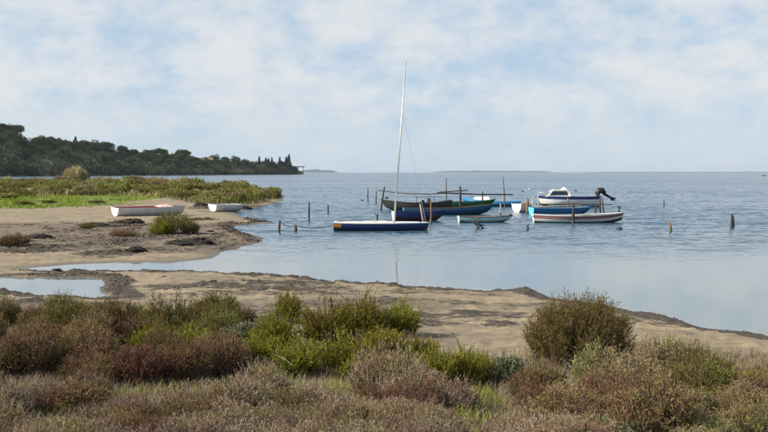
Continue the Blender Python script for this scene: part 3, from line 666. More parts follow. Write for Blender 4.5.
# headland scrub: one mesh per plant
def scrub_mesh(name, seed, matl, n=900, H=1.0, Rd=.8, ll=.16, lw=.035, up=.7):
    rg = np.random.default_rng(seed); nl = 9
    lc = np.stack([rg.normal(0, .45*Rd, nl), rg.normal(0, .45*Rd, nl), rg.uniform(.25, .62, nl)*H], 1); lr = rg.uniform(.28, .5, nl)*Rd
    k = rg.integers(0, nl, n); u = unit(rg.normal(size=(n, 3))); u[:, 2] = np.abs(u[:, 2])*1.1-.15
    c = lc[k] + u*lr[k][:, None]*rg.uniform(.6, 1.05, (n, 1)); c[:, 2] = np.maximum(c[:, 2], .02)
    V, F = leaves(c, unit(u*.6 + rg.normal(size=(n, 3))*.5 + [0, 0, up]), ll*rg.uniform(.6, 1.5, n), lw*rg.uniform(.6, 1.5, n), rg)
    cl = np.stack([.5*rg.uniform(0, 1, nl)[k]+.5*rg.uniform(0, 1, n), rg.uniform(0, 1, n), np.clip(c[:, 2]/H, 0, 1)], 1)
    return np_mesh(name, V, F, [matl], col=np.repeat(cl, 4, 0))
SM = [scrub_mesh('coastal_scrub', 300+i, M['lf_scrub'], n=1500, Rd=1.0+.15*i) for i in range(3)] + [scrub_mesh('green_scrub', 310, M['lf_olive'], n=1500), scrub_mesh('reed_tuft', 311, M['lf_reed'], n=1500, up=1.4, ll=.4, lw=.025)]
cnt = 0; placed = []
for _ in range(9000):
    if cnt >= 260: break
    Y = 82*(250/82)**rng.uniform(0, 1); X = rng.uniform(-.38*Y-4, -8)
    if sdf(SCRUB_POLY, np.array([X]), np.array([Y]))[0] < .8: continue
    s_ = float(rng.uniform(.6, 1.15))*(1.0+.5*(Y > 130))
    if any((X-a)**2 + ((Y-b_)*.5)**2 < (.75*(s_+c_))**2*.6 for a, b_, c_ in placed): continue
    placed.append((X, Y, s_)); k = int(rng.choice([0, 1, 2, 3, 4], p=[.28, .24, .2, .16, .12]))
    o = obj(('coastal_scrub', 'coastal_scrub', 'coastal_scrub', 'green_scrub', 'reed_tuft')[k], SM[k], None, (X, Y, ground_z(X, Y)-.05))
    o.rotation_euler = (0, 0, float(rng.uniform(0, 6.28))); o.scale = (s_*1.15, s_*1.15, s_*float(rng.uniform(.75, 1.05)))
    ipx = 384+FPX*X/Y; wh = 'behind the meadow at the left edge' if ipx < 60 else 'behind the meadow' if ipx < 112 else 'behind the beached red boat' if ipx < 190 else 'behind the white dinghy' if ipx < 240 else 'near the headland tip'
    rw = 'front row' if Y < 105 else 'middle rows' if Y < 155 else 'back rows'
    tag(o, ('tall ' if s_ > (1.05 if Y < 130 else 1.5) else 'small ' if s_ < (.8 if Y < 130 else 1.15) else 'mid-sized ') + ['olive brown shrub', 'fresh green shrub', 'straw-coloured reed tuft'][0 if k < 3 else k-2] + f' of the headland, {rw}, {wh}', 'shrub', 'shrubs covering the headland'); cnt += 1
for (px, py, wpx, hpx, k, lab) in [(22, 206, 40, 6, 3, 'low fresh green bush at the left of the meadow strip'), (48, 204.5, 28, 5, 3, 'low fresh green bush in the middle of the meadow strip'), (95, 204, 34, 4, 3, 'low green bush at the right of the meadow strip'), (10, 200, 40, 7, 0, 'dark brown bush behind the meadow at the left edge'), (75, 185, 34, 15, 4, 'large straw-coloured bush rising above the headland at left'), (84, 184.5, 20, 14, 3, 'greenish bush on top of the straw-coloured one'), (132, 185.5, 26, 9, 0, 'brownish bush on the skyline of the headland'),
                              (278, 202.5, 16, 13, 0, 'dark shrub at the very tip of the headland'), (257, 205, 22, 16, 1, 'dark rounded shrub near the headland tip'), (240, 206, 20, 14, 3, 'green shrub behind the white dinghy')]:
    g = G(px, py); o = obj('coastal_scrub', SM[k], None, g); d = g.y; o.scale = (wpx*d/FPX/2.3, wpx*d/FPX/2.3, hpx*d/FPX); tag(o, lab, 'shrub')

# ------------------------------------------------------------------ boats
def boat(name, label, px, py, L, B, free, draft=.22, heading=0.0, stern=.78, bow_w=0.0, sb=.18, ss=.04, rake=.35, srake=.06, bands=((1.0, 'white'),), inner='wood', transom=None,
         gun='pale_wood', thwarts=(.22, .52, .75), thw='wood', deck=None, fore=None, loc=None, p=2.2, roll=0.0, pitch=0.0, a_=2.3, b_=1.35, group=None, gw=.045, rock=.55):
    """heading: direction of the bow, 0 = to the right of the photo"""
    if loc is None: q = P(px, py); loc = (q[0], q[1], 0)
    root = thing(name, label, 'boat', (loc[0], loc[1], loc[2]-draft), heading, group); root.rotation_euler = (roll, pitch, heading)
    D = free+draft; bands = ((min(.9, (draft+.055)/D), 'algae' if draft > .06 else 'wood'),) + tuple(bands); n, mm = 25, 19; s = np.linspace(0, 1, n); u = np.linspace(0, 1, mm)
    def grid(off, zoff):
        w = np.where(s < .42, stern+(1-stern)*np.sin(np.clip(s/.42, 0, 1)*math.pi/2), bow_w + (1-bow_w)*(1-np.clip((s-.42)/.58, 0, 1)**p))*B/2
        w = np.maximum(w-off, .004)
        zt = D + sb*np.clip((s-.4)/.6, 0, 1)**2 + ss*np.clip((.4-s)/.4, 0, 1)**2
        zb = zoff + D*rock*np.clip((s-.62)/.38, 0, 1)**2.4 + D*.10*np.clip((.2-s)/.2, 0, 1)**2
        yv = w[:, None]*(1-(1-u[None])**a_); zv = zb[:, None]+(zt-zb)[:, None]*u[None]**b_
        xv = (-L/2 + L*s)[:, None] - rake*(1-u[None])*sst(.55, 1, s)[:, None] + srake*(1-u[None])*sst(.35, 0, s)[:, None]
        xv = xv*(1-off*2.2/L)
        return np.concatenate([np.stack([xv, yv, zv], 2)[:, ::-1], np.stack([xv, -yv, zv], 2)[:, 1:]], 1)   # port gunwale -> keel -> starboard
    gO = grid(0, 0); gI = grid(.035, .05); k = 2*mm-1
    def faces(flip): 
        f = [(i*k+j, i*k+j+1, (i+1)*k+j+1, (i+1)*k+j) for i in range(n-1) for j in range(k-1)]
        return [q[::-1] for q in f] if flip else f
    names = [c_ for _, c_ in bands]
    def band(j):
        uu = abs((j+.5)-(mm-1))/(mm-1); zf = uu**b_
        for q, (lim, _) in enumerate(bands):
            if zf <= lim: return q
        return len(bands)-1
    hb = MB(); hb.add(gO.reshape(-1, 3), faces(False)); me = hb.mesh('hull', [M[c_] for c_ in names], True)
    mi = np.array([band(j) for i in range(n-1) for j in range(k-1)], np.int32)
    me.polygons.foreach_set('material_index', mi); obj('hull', me, root)
    def cap(i, flip):
        r_ = gO[i]; V = list(r_); F = [(j, j+1, k-2-j, k-1-j) for j in range(mm-1)]
        return V, ([f[::-1] for f in F] if flip else F)
    Vc, Fc = cap(0, True); tb = MB(); tb.add(Vc, Fc); tb.build('transom', M[transom or names[-1]], root)
    if bow_w > .05:
        Vc, Fc = cap(n-1, False); tb = MB(); tb.add(Vc, Fc); tb.build('bow_board', M[names[-1]], root)
    if deck:
        db = MB(); db.add(np.concatenate([gO[:, :1], gO[:, -1:]], 1).reshape(-1, 3) + [0, 0, .004], [(2*i, 2*i+1, 2*i+3, 2*i+2) for i in range(n-1)]); db.build('deck', M[deck], root)
    else:
        ib = MB(); ib.add(gI.reshape(-1, 3), faces(True))
        r_ = gI[0]; ib.add(r_, [(j, j+1, k-2-j, k-1-j) for j in range(mm-1)]); ib.build('interior', M[inner], root, True)
        for sw in thwarts:
            i = int(sw*(n-1)); y_ = abs(gI[i, 2, 1]); z_ = D*.80
            bb = MB(); bb.box((gI[i, 0, 0], 0, z_), (.22, 2*y_*.98, .035)); bb.build('thwart', M[thw], root)
    for j, nm in ((0, 'gunwale'), (k-1, 'gunwale')):
        gb = MB(); gb.sweep(gO[:, j] + [0, 0, .004], gw, .05); gb.build(nm, M[gun], root)
    if fore:
        i0 = int(.72*(n-1)); db = MB(); db.add(np.concatenate([gO[i0:, :1], gO[i0:, -1:]], 1).reshape(-1, 3)+[0, 0, .012], [(2*i, 2*i+1, 2*i+3, 2*i+2) for i in range(n-1-i0)]); db.build('foredeck', M[fore], root)
    return root, gO, D
def mpp(py): return CAM_H/(py-HOR)     # metres per photo pixel for things floating at row py
def part(root, name, mat, fn, smooth=False):
    b_ = MB(); fn(b_); return b_.build(name, M[mat], root, smooth)

# navy sailing dinghy with mast
r_, gO, D = boat('sailing_dinghy', 'navy blue flat sailing dinghy with white deck and tall bare mast', 381.5, 230.2, 95*mpp(230.2), 1.55, .36, .15, 0, stern=.9, sb=.0, ss=.03, rake=.12, srake=0, p=3.2,
     bands=((1.0, 'navy'),), transom='navy', gun='white', deck='white', gw=.05, a_=3.2, b_=1.1, rock=.12)
s_ = mpp(230.2); mx = (394-381.5)*s_
base_, top_ = (mx, 0, D), (mx + 12*s_, .0, D + 161*s_)
part(r_, 'mast', 'metal', lambda b_: b_.tube([base_, [(base_[i]+top_[i])/2 for i in range(3)], top_], [.045, .04, .022], 8), True)
for nm, f_, e_ in (('shroud', .72, (.62, -.70, D)), ('shroud', .72, (.62, .70, D)), ('forestay', .70, (2.15, 0, D))):
    pt = [base_[i]+(top_[i]-base_[i])*f_ for i in range(3)]; part(r_, nm, 'metal', lambda b_: b_.tube([pt, e_], .006, 4))
part(r_, 'spreader', 'metal', lambda b_: b_.box((mx+4.3*s_, 0, D+58*s_), (.05, .8, .04)))
part(r_, 'registration_patch', 'orange', lambda b_: b_.box((-L_*.0 - 46.2*s_ + .34, -.0, D-.17), (.52, 1.47, .16))) if False else None
part(r_, 'centreboard_case', 'white', lambda b_: b_.box((-.3, 0, D+.05), (1.1, .10, .10)))
part(r_, 'tiller', 'wood', lambda b_: b_.tube([(-2.15, 0, D+.06), (-1.35, .08, D+.12)], .02, 6))
# orange patch painted on the near side of the hull by the stern
i0, i1 = 0, 3; k = gO.shape[1]
rows = list(range(k-3, k-10, -1)); pv = [gO[i, j] + [0, -.006, 0] for i in range(i0, i1) for j in rows]; nr = len(rows)
pb = MB(); pb.add(pv, [(i*nr+j, i*nr+j+1, (i+1)*nr+j+1, (i+1)*nr+j) for i in range(i1-i0-1) for j in range(nr-1)]); pb.build('orange_patch', M['orange'], r_)

boat('wooden_boat', 'dark maroon and navy rowing boat with white transom behind the mast', 419, 220.6, 53*mpp(220.6), 1.25, .52, .2, R(8), stern=.8, sb=.10, rake=.25, bands=((.55, 'maroon'), (1.0, 'navy')), transom='white', inner='olive', gun='navy')
r_, gO, D = boat('wooden_boat', 'long blue rowing boat with pale gunwale, bow to the right', 449, 214.6, 92*mpp(214.6), 1.6, .42, .2, R(5), stern=.7, sb=.28, rake=.55, bands=((.75, 'deep_blue'), (1.0, 'blue')), inner='olive', gun='wood', thwarts=(.2, .4, .62))
r_, gO, D = boat('wooden_boat', 'long dark tarred boat with upswept bow at left among the stakes', 416, 210.2, 71*mpp(210.2), 1.6, .52, .2, R(183), stern=.7, sb=.28, ss=.22, rake=.42, bands=((1.0, 'olive'),), inner='wood', gun='olive', thwarts=(.2, .4, .66))
part(r_, 'engine_box', 'wood', lambda b_: b_.box((-.95, 0, D+.12), (.30, .45, .5), taper=.8))
part(r_, 'rail_post', 'dark_wood', lambda b_: b_.tube([(-.1, -.5, D-.1), (-.1, -.5, D+.5)], .025, 6))
part(r_, 'rail_post', 'dark_wood', lambda b_: b_.tube([(-1.3, .4, D-.1), (-1.3, .4, D+.5)], .025, 6))
part(r_, 'side_rail', 'dark_wood', lambda b_: b_.tube([(.1, -.5, D+.48), (-.7, 0, D+.47), (-1.8, .45, D+.5)], .022, 6))
part(r_, 'bucket', 'black', lambda b_: b_.tube([(-.5, 0, D-.1), (-.5, 0, D+.22)], [.10, .14], 9))
boat('wooden_boat', 'green rowing boat with bow to the right behind the blue one', 469, 207.9, 54*mpp(207.9), 1.5, .46, .2, R(4), stern=.75, sb=.22, rake=.5, bands=((1.0, 'green'),), inner='olive', gun='green')
r_, gO, D = boat('wooden_boat', 'light blue boat with white cover behind the green one', 491, 206.4, 60*mpp(206.4), 1.7, .40, .2, R(172), stern=.8, sb=.42, rake=.4, bands=((.72, 'blue'), (1.0, 'sky_blue')), transom='blue', inner='sky_blue', gun='sky_blue', fore='sky_blue')
part(r_, 'cover', 'white', lambda b_: b_.box((.75, 0, D+.26), (1.5, 1.0, .26), taper=.75))
r_, gO, D = boat('rowing_boat', 'small pale turquoise rowing boat with white transom', 485.5, 222, 55*mpp(222), 1.15, .30, .12, R(3), stern=.82, sb=.06, rake=.3, bands=((.5, 'grey_white'), (1.0, 'turquoise')), transom='white', inner='grey_white', gun='wood')
part(r_, 'mooring_line', 'rope', lambda b_: b_.tube([(1.5, 0, D+.05), (1.8, -.05, D-.12), (2.1, -.1, .06)], .012, 5))
part(r_, 'bow_cleat', 'black', lambda b_: b_.box((1.42, 0, D+.08), (.16, .08, .10)))
boat('rowing_boat', 'little white boat seen end-on beside a rusty stake', 524, 212, 2.1, .85, .56, .15, R(52), stern=.9, sb=.12, rake=.2, bands=((1.0, 'white'),), transom='white', inner='pale_wood', gun='white')
r_, gO, D = boat('wooden_boat', 'bright blue boat with cyan transom in front of the cabin boat', 560.5, 215, 61*mpp(215), 1.5, .46, .2, R(8), stern=.85, bow_w=.35, sb=.06, rake=.3, bands=((1.0, 'blue'),), transom='cyan', inner='pale_wood', gun='sky_blue')
part(r_, 'oar', 'pale_wood', lambda b_: b_.tube([(-1.9, -.45, D+.06), (1.1, -.2, D+.18)], .03, 6))
part(r_, 'oar', 'pale_wood', lambda b_: b_.tube([(-1.6, .3, D+.08), (1.5, .25, D+.14)], .03, 6))
r_, gO, D = boat('wooden_boat', 'long white boat with faded red-brown stripe, nearest of the right-hand group', 578, 222.4, 92*mpp(222.4), 1.5, .40, .18, R(2), stern=.35, sb=.14, ss=.06, rake=.12, srake=.12, p=3.0,
     bands=((.16, 'orange'), (.62, 'white'), (.90, 'brown_red'), (1.0, 'grey_white')), transom='white', inner='pale_wood', gun='white')
# cabin motor boat with raised outboard
r_, gO, D = boat('cabin_motorboat', 'white cabin motorboat with navy stripe and raised black outboard', 568, 206.6, 62*mpp(206.6), 1.95, .82, .25, R(181), stern=.88, sb=.05, rake=.45, bands=((.80, 'white'), (1.0, 'navy')), transom='white', gun='navy', deck='white', p=3.2, rock=.3)
s_ = mpp(206.6)
def cabin(b_):
    pr = [(1.95, 0), (1.45, .46), (1.2, .57), (.15, .55), (-.02, .40), (-.1, 0)]
    n = len(pr); V = [(x, y*(.70 if z == 0 else .56), D+z) for y in (-1, 1) for x, z in pr]
    b_.add(V, [(i, i+1, n+i+1, n+i) for i in range(n-1)] + [(0, 5, 4, 1), (1, 4, 3, 2), (n, n+1, n+4, n+5), (n+1, n+2, n+3, n+4)])
cb = part(r_, 'cabin', 'white', cabin)
for sd_ in (-1, 1):
    def win(b_):
        V = [(x, sd_*(.70-.14*z/.58+.012), D+z) for x, z in ((1.62, .12), (.16, .12), (.20, .45), (1.34, .45))]
        b_.add(V, [(0, 1, 2, 3) if sd_ > 0 else (3, 2, 1, 0)])
    w_ = MB(); win(w_); o = w_.build('side_window', M['glass'], cb)
w_ = MB(); w_.add([(1.91, y*.52, D+.075) if q else (1.52, y*.47, D+.42) for q, y in ((1, -1), (1, 1), (0, 1), (0, -1))], [(0, 1, 2, 3)]); w_.build('windscreen', M['glass'], cb)
part(r_, 'roof_hatch', 'white', lambda b_: b_.box((.35, 0, D+.665), (.5, .45, .22), taper=.15))
part(r_, 'bow_rail', 'metal', lambda b_: b_.tube([(1.7, -.7, D+.05), (2.0, -.55, D+.30), (2.42, 0, D+.36), (2.0, .55, D+.30), (1.7, .7, D+.05)], .016, 6))
DO = D-.13; om = MB()
om.tube([(-2.42, 0, DO+.05), (-2.40, 0, DO+.42), (-2.55, 0, DO+.62), (-2.78, 0, DO+.62), (-2.98, 0, DO+.42), (-3.05, 0, DO+.22)], [.10, .22, .27, .26, .18, .10], 10)
o = om.build('outboard_motor', M['black'], r_, True)
om = MB(); om.tube([(-2.9, 0, DO+.40), (-3.25, 0, DO+.16), (-3.55, 0, DO+.02), (-3.80, 0, DO-.06)], [.13, .10, .09, .07], 8); om.box((-3.62, 0, DO-.10), (.30, .035, .22)); om.build('gearcase', M['black'], o)
om = MB(); 
for q in range(3):
    an = q*2.094+.4; om.box((-3.84, .10*math.cos(an), DO-.06+.10*math.sin(an)), (.03, .07+.10*abs(math.cos(an)), .07+.10*abs(math.sin(an))))
om.build('propeller', M['black'], o)
om = MB(); om.box((-2.45, 0, DO-.12), (.14, .34, .42)); om.build('transom_bracket', M['metal'], r_)
# far little boat on the open water
boat('small_motorboat', 'tiny dark boat far out near the right edge of the horizon', 764, 175.9, 3.6, 1.4, .5, .2, R(20), bands=((1.0, 'black'),), inner='black', gun='black', thwarts=(.4,))

# beached boats
g = G(151, 215.5)
r_, gO, D = boat('beached_rowing_boat', 'white rowing boat with red inside lying on the beach', 0, 0, 4.75, 1.4, .55, .05, R(38), stern=.74, sb=.07, ss=.02, rake=.30, srake=.03, rock=.32, bands=((1.0, 'grey_white'),), transom='white', inner='red', gun='grey_white',
     thw='red', thwarts=(.22, .45, .68), loc=(g.x, g.y, g.z-.02), roll=R(3))
def cloth(b_):
    rg = np.random.default_rng(3); n = 11; V = []
    for i in range(n):
        for j in range(n):
            x, y = .35+1.1*i/(n-1), -.42+.84*j/(n-1); e_ = max(abs(i-5), abs(j-5))/5
            V.append((x, y, D+.03+.11*(1-e_**2)*(.6+.8*rg.uniform())))
    b_.add(V, [(i*n+j, (i+1)*n+j, (i+1)*n+j+1, i*n+j+1) for i in range(n-1) for j in range(n-1)])
cl = MB(); cloth(cl); co = cl.build('folded_sheet', M['pink'], None, True, )
co.matrix_world = Matrix.Translation((g.x, g.y, g.z-.07)) @ Matrix.Rotation(R(38), 4, 'Z') @ Matrix.Rotation(R(3), 4, 'X'); tag(co, 'crumpled pale pink sheet lying in the beached red boat', 'sheet')
# faded lettering marks on its transom (unreadable in the photo)
for (yy_, zz_, w_, h_) in [(-.33, .40, .07, .22), (.10, .38, .09, .05), (.24, .38, .09, .05), (.38, .38, .07, .05), (.14, .28, .10, .04), (.30, .28, .08, .04)]:
    part(r_, 'lettering_mark', 'dark_trim' if yy_ < 0 else 'grey_white', lambda b_: b_.box((-4.75/2 + .03*(1-zz_/D)-.004, yy_, zz_), (.012, w_, h_)))
g = G(226, 211.5)
boat('beached_dinghy', 'small white pram dinghy drawn up on seaweed at the water edge', 0, 0, 2.3, 1.2, .50, .05, R(42), stern=.85, bow_w=.72, sb=.02, rake=.12, srake=.10, rock=.15, bands=((1.0, 'grey_white'),), transom='white', inner='white', gun='white', loc=(g.x, g.y, g.z-.01), roll=R(2))

# ------------------------------------------------------------------ stakes, poles and floats
def stake(px, yt, yb, lean_px, label, rad=.045, mat='dark_wood', group=None, fork=False, name='mooring_stake'):
    q = P(px, yb); s_ = mpp(yb); h = (yb-yt)*s_
    t_ = thing(name, label, 'stake', (q[0], q[1], 0), 0, group); rg = np.random.default_rng(int(px*7))
    lx = lean_px*s_; pts = [(-lx*.3, 0, -.6), (0, 0, 0), (lx*.45+rg.normal(0, .012), rg.normal(0, .012), h*.5), (lx, 0, h)]
    part(t_, 'shaft', mat, lambda b_: b_.tube(pts, [rad*1.1, rad*1.1, rad, rad*.8], 8), True)
    part(t_, 'wet_foot', 'algae' if mat != 'dark_wood' else 'black', lambda b_: b_.tube([(-lx*.1, 0, -.2), (0, 0, 0), (lx*.12, 0, .16)], rad*1.25, 8), True)
    if fork: part(t_, 'fork', mat, lambda b_: b_.tube([(lx*.6, 0, h*.6), (lx*.6-.10, .02, h*.85), (lx*.6-.16, .03, h*1.05)], [rad*.8, rad*.6, rad*.4], 6))
    else: part(t_, 'worn_top', 'wood', lambda b_: b_.tube([(lx, 0, h), (lx+.01, 0, h+.03)], [rad*.8, rad*.4], 8))
    return t_
ST = [(309, 202, 220, 0, 'lone tall stake in open water left of the navy dinghy', .05, 'dark_wood'), (328, 205, 213, 0, 'short stake right of the lone tall one', .05, 'dark_wood'),
      (279, 220.5, 231, .8, 'leaning stake at the left end of the mooring rope', .055, 'dark_wood'), (295.5, 225.5, 231, 0, 'stub that carries the middle of the mooring rope', .07, 'dark_wood'),
      (368, 188, 201.5, 0, 'leftmost thin stake beside the tarred boat', .05, 'dark_wood'), (376, 191, 203, .5, 'second stake left of the tarred boat bow', .05, 'dark_wood'),
      (381, 187, 209.5, 3.4, 'stake leaning against the bow of the tarred boat', .065, 'dark_wood'), (446.5, 178, 206, -.5, 'tall thin stake over the stern of the tarred boat', .05, 'wood'),
      (460.5, 186.5, 211, -.4, 'thick stake in front of the green boat', .085, 'dark_wood'), (505, 177, 207, -2.0, 'tall thin stake right of the green boat', .045, 'wood'), (482.5, 191.5, 207, 0, 'short stake holding the cross pole over the light blue boat', .06, 'dark_wood'),
      (431, 203, 223, -.2, 'rusty thin stake right of the maroon boat stern', .045, 'rust'), (423.5, 204, 223, -3.4, 'pale stake leaning left beside the rusty one', .045, 'pale_wood'), (502.5, 192, 206.5, 0, 'short pale stake beside the tall thin one', .035, 'pale_wood'), (500.5, 203.5, 215, 0, 'pale stake between green and white boats', .04, 'pale_wood'),
      (527.5, 198.5, 212.6, 0, 'rusty stake at the little white boat', .10, 'rust'), (533, 196, 211, 0, 'thin stake left of the cabin boat bow', .035, 'pale_wood'), (538, 193.5, 214.5, 0, 'pale stake at the stern of the bright blue boat', .045, 'pale_wood'), (573, 203, 223.2, .3, 'dark stake in front of the middle of the striped boat', .07, 'dark_wood'),
      (600, 197, 213.5, .3, 'left one of two stakes under the outboard', .06, 'dark_wood'), (603.5, 198, 213, -1.2, 'right one of two stakes under the outboard', .05, 'dark_wood'), (595.5, 205, 214, 0, 'stub stake left of the outboard stakes', .05, 'dark_wood'), (567.5, 198, 208, .3, 'brown stake before the cabin boat hull', .06, 'rust'),
      (664, 200, 206.3, 0, 'thin far stake right of the boats', .04, 'dark_wood'), (671, 221, 231, -2, 'leaning rusty stake in open water on the right', .05, 'rust'), (731.5, 214, 227, .3, 'left one of the twin stakes far right', .06, 'dark_wood'), (733.4, 216, 226.6, -.6, 'right one of the twin stakes far right', .06, 'dark_wood'),
      (527.5, 224.8, 230, .4, 'small dark stub in front of the striped boat bow', .045, 'dark_wood')]
for a in ST: stake(*a)
stake(377, 213.5, 220.5, .8, 'short forked stub behind the navy dinghy', .05, 'dark_wood', None, True)
stake(618.5, 206, 213.5, 1.6, 'forked dark stub at the right end of the striped boat', .07, 'dark_wood', None, True)
def crosspole(pts, label, rad=.045, mat='wood'):
    W = []
    for (px, py, dist) in pts:
        a = (px-384)/FPX; zc = CAM_H - (py-HOR)/FPX*dist; W.append((a*dist, dist, zc))
    W = np.array(W); c0 = W[0].copy(); t_ = thing('cross_pole', label, 'pole', c0)
    part(t_, 'shaft', mat, lambda b_: b_.tube(W-c0, rad, 7), True); part(t_, 'lashing', 'rope', lambda b_: b_.tube([W[-1]-c0+(W[-2]-W[-1])*.12, W[-1]-c0+(W[-2]-W[-1])*.15], rad*1.5, 7))
crosspole([(378, 190.2, 82), (400, 193, 82), (430, 194.3, 81), (447, 193, 82)], 'sagging thin pole lashed above the tarred boat', .04)
crosspole([(440, 192.0, 78), (468, 190.2, 78)], 'short pole tied to the thick stake', .04, 'dark_wood')
crosspole([(437, 192.6, 77.3), (460, 193.6, 77.2), (482, 194.4, 85), (513, 194.6, 85.5)], 'long dark pole spanning the stakes over the light blue boat', .05, 'dark_wood')
crosspole([(536, 204.2, 72), (568, 204.0, 74), (612, 204.6, 74)], 'thin pole laid behind the bright blue boat', .035, 'wood')
# crossed black branches sticking out of the water
q = P(480, 228.5); s_ = mpp(228.5); t_ = thing('driftwood_snag', 'crossed black branches sticking out of the water before the small turquoise boat', 'branch', (q[0], q[1], 0))
for pts in ([(6*s_, 0, -.1), (-2*s_, .1, 5*s_), (-9*s_, .2, 12*s_)], [(-2*s_, .1, -.15), (-1*s_, 0, 4*s_), (-4*s_, -.1, 9*s_)], [(-5*s_, 0, -.1), (0, 0, 4*s_), (5*s_, 0, 3*s_)], [(-3*s_, -.1, .15), (-7*s_, -.2, 7*s_)]):
    part(t_, 'branch', 'dark_wood', lambda b_: b_.tube(pts, np.linspace(.045, .025, len(pts)), 7), True)
# floating bits
for (px, py, w, lab) in [(619.5, 229.4, .32, 'dark float in front of the striped boat on the right'), (575.5, 191, .5, 'dark buoy on the open water above the cabin boat'), (386.5, 198.5, .5, 'dark buoy behind the tarred boat'), (362, 200.6, .3, 'small dark float left of the leftmost thin stake'),
                       (522.5, 191.5, .45, 'dark float on open water left of the cabin boat'), (529.5, 189, .4, 'pale grey float farther out left of the cabin boat')]:
    q = P(px, py); t_ = thing('float', lab, 'buoy', (q[0], q[1], 0)); b_ = MB()
    nn = 8; prof = [(-.25, .35), (-.1, .5), (.1, .5), (.26, .35), (.34, .12)]
    b_.tube([(0, 0, z*w) for z, r0 in prof], [r0*w for z, r0 in prof], 9); b_.build('body', M['black' if 'dark' in lab else 'grey_white'], t_, True)
    part(t_, 'lifting_eye', 'rope', lambda b_: b_.tube([(0, 0, .3*w), (0, 0, .48*w)], .06*w, 6))
# mooring rope from the stakes to the navy dinghy
A_, B_, E_ = P(279.5, 231), P(295.5, 231), P(334, 230.2)
a3 = np.array((A_[0], A_[1], .46)); b3 = np.array((B_[0], B_[1], .27)); e3 = np.array((E_[0]+.05, E_[1]-.02, .30))
pts = [a3+(b3-a3)*f_ - np.array((0, 0, .12*4*f_*(1-f_))) for f_ in np.linspace(0, 1, 8)] + [b3+(e3-b3)*f_ - np.array((0, 0, .16*4*f_*(1-f_))) for f_ in np.linspace(0, 1, 12)[1:]]
rb = MB(); rb.tube(pts, .022, 6); tag(rb.build('mooring_rope', M['rope'], None, True), 'sagging rope from the leaning stake to the navy dinghy', 'rope')
# more mooring lines between boats and stakes
def line(p0, z0, p1, z1, sag, label):
    a = np.array((*P(*p0), z0)); b_ = np.array((*P(*p1), z1)); f_ = np.linspace(0, 1, 14)[:, None]
    rb = MB(); rb.tube(a+(b_-a)*f_-np.array((0, 0, 1))*sag*4*f_*(1-f_), .016, 5); tag(rb.build('mooring_rope', M['rope'], None, True), label, 'rope')
line((429, 230), .34, (431, 223), .55, .10, 'thin rope from the navy dinghy bow to the rusty stake'); line((623.5, 222), .48, (619, 213.5), .35, .12, 'thin rope at the right end of the striped boat')
line((381, 210), .75, (376, 203), .7, .15, 'thin rope from the tarred boat bow to a stake'); line((533, 222), .42, (527.5, 230), .15, .06, 'thin rope from the striped boat to the small dark stub')
line((590, 214.5), .45, (600, 213.5), .75, .15, 'thin rope from the bright blue boat to the outboard stakes')
gb_ = G(189, 212); rb = MB(); rb.tube([(gb_.x+.1, gb_.y, gb_.z+.45), (gb_.x+.6, gb_.y-.2, gb_.z+.10), (gb_.x+1.4, gb_.y-.5, gb_.z+.03), (gb_.x+2.3, gb_.y-.3, gb_.z+.02)], .02, 5); tag(rb.build('mooring_rope', M['rope'], None, True), 'slack rope on the sand at the bow of the beached red boat', 'rope')
# bleached branch in the foreground
g = G(278, 392); t_ = thing('dead_branch', 'bleached bare branch below the central green clump', 'branch', g)
part(t_, 'main_branch', 'pale_wood', lambda b_: b_.tube([(-.05, .0, .42), (.0, 0, .40), (.09, -.02, .36), (.17, -.03, .30)], [.002, .003, .004, .004], 6)); part(t_, 'side_twig', 'pale_wood', lambda b_: b_.tube([(.0, 0, .40), (-.02, .0, .45), (-.01, 0, .50)], [.003, .003, .002], 5))

# ------------------------------------------------------------------ far wooded shore
HS = [(-260, 600), (-120, 620), (0, 680), (60, 740), (110, 820), (160, 900), (200, 990), (240, 1110), (270, 1210), (292, 1290), (303, 1330)]   # px, distance of the shore
TOPY = [(-260, 112), (-120, 116), (0, 128), (15, 128), (26, 138), (45, 138), (60, 140), (80, 142), (104, 145), (120, 149), (142, 152), (163, 152), (180, 153), (193, 157), (210, 158), (236, 161), (259, 161), (280, 163), (290, 164), (296, 168), (303, 171.5)]   # px, row of the ridge's ground
hx = np.array([a for a, _ in HS]); hd = np.array([b_ for _, b_ in HS]); tx = np.array([a for a, _ in TOPY]); ty = np.array([b_ for _, b_ in TOPY])
def hill_pt(px, f_):
    """f_ 0 at the shore, 1 on the ridge, 2 behind it"""
    px = np.asarray(px, float); f_ = np.asarray(f_, float)
    d0 = np.interp(px, hx, hd); dep = np.interp(px, [-260, 0, 150, 250, 303], [170, 150, 120, 70, 14]); d = d0 + f_*dep
    rd = d0+dep; hz = np.maximum(CAM_H + (HOR - np.interp(px, tx, ty))/FPX*rd - np.interp(px, [0, 150, 260, 300], [5.5, 5.5, 3.5, .3]), .6)
    prof = np.interp(f_, [-.15, 0, .06, .3, .6, 1, 1.4, 2.2], [-.08, .0, .12, .42, .72, 1, .9, .5])
    X = (px-384)/FPX*d; z = hz*prof + (fbm(X*.03+5, d*.03, 77)-.5)*np.minimum(3, hz*.35)*np.clip(f_*5, 0, 1)
    return X, d, np.where(f_ <= 0, -.4, z)
pu = np.linspace(-260, 303.5, 260); fv = np.array([-.15, 0, .03, .06, .12, .2, .3, .42, .55, .7, .85, 1, 1.2, 1.5, 2.0, 2.2])
PU, FV = np.meshgrid(pu, fv, indexing='ij'); X, Y, Z = hill_pt(PU, FV)
ii = np.arange(PU.size).reshape(PU.shape); F = np.stack([ii[:-1, :-1], ii[1:, :-1], ii[1:, 1:], ii[:-1, 1:]], -1).reshape(-1, 4)
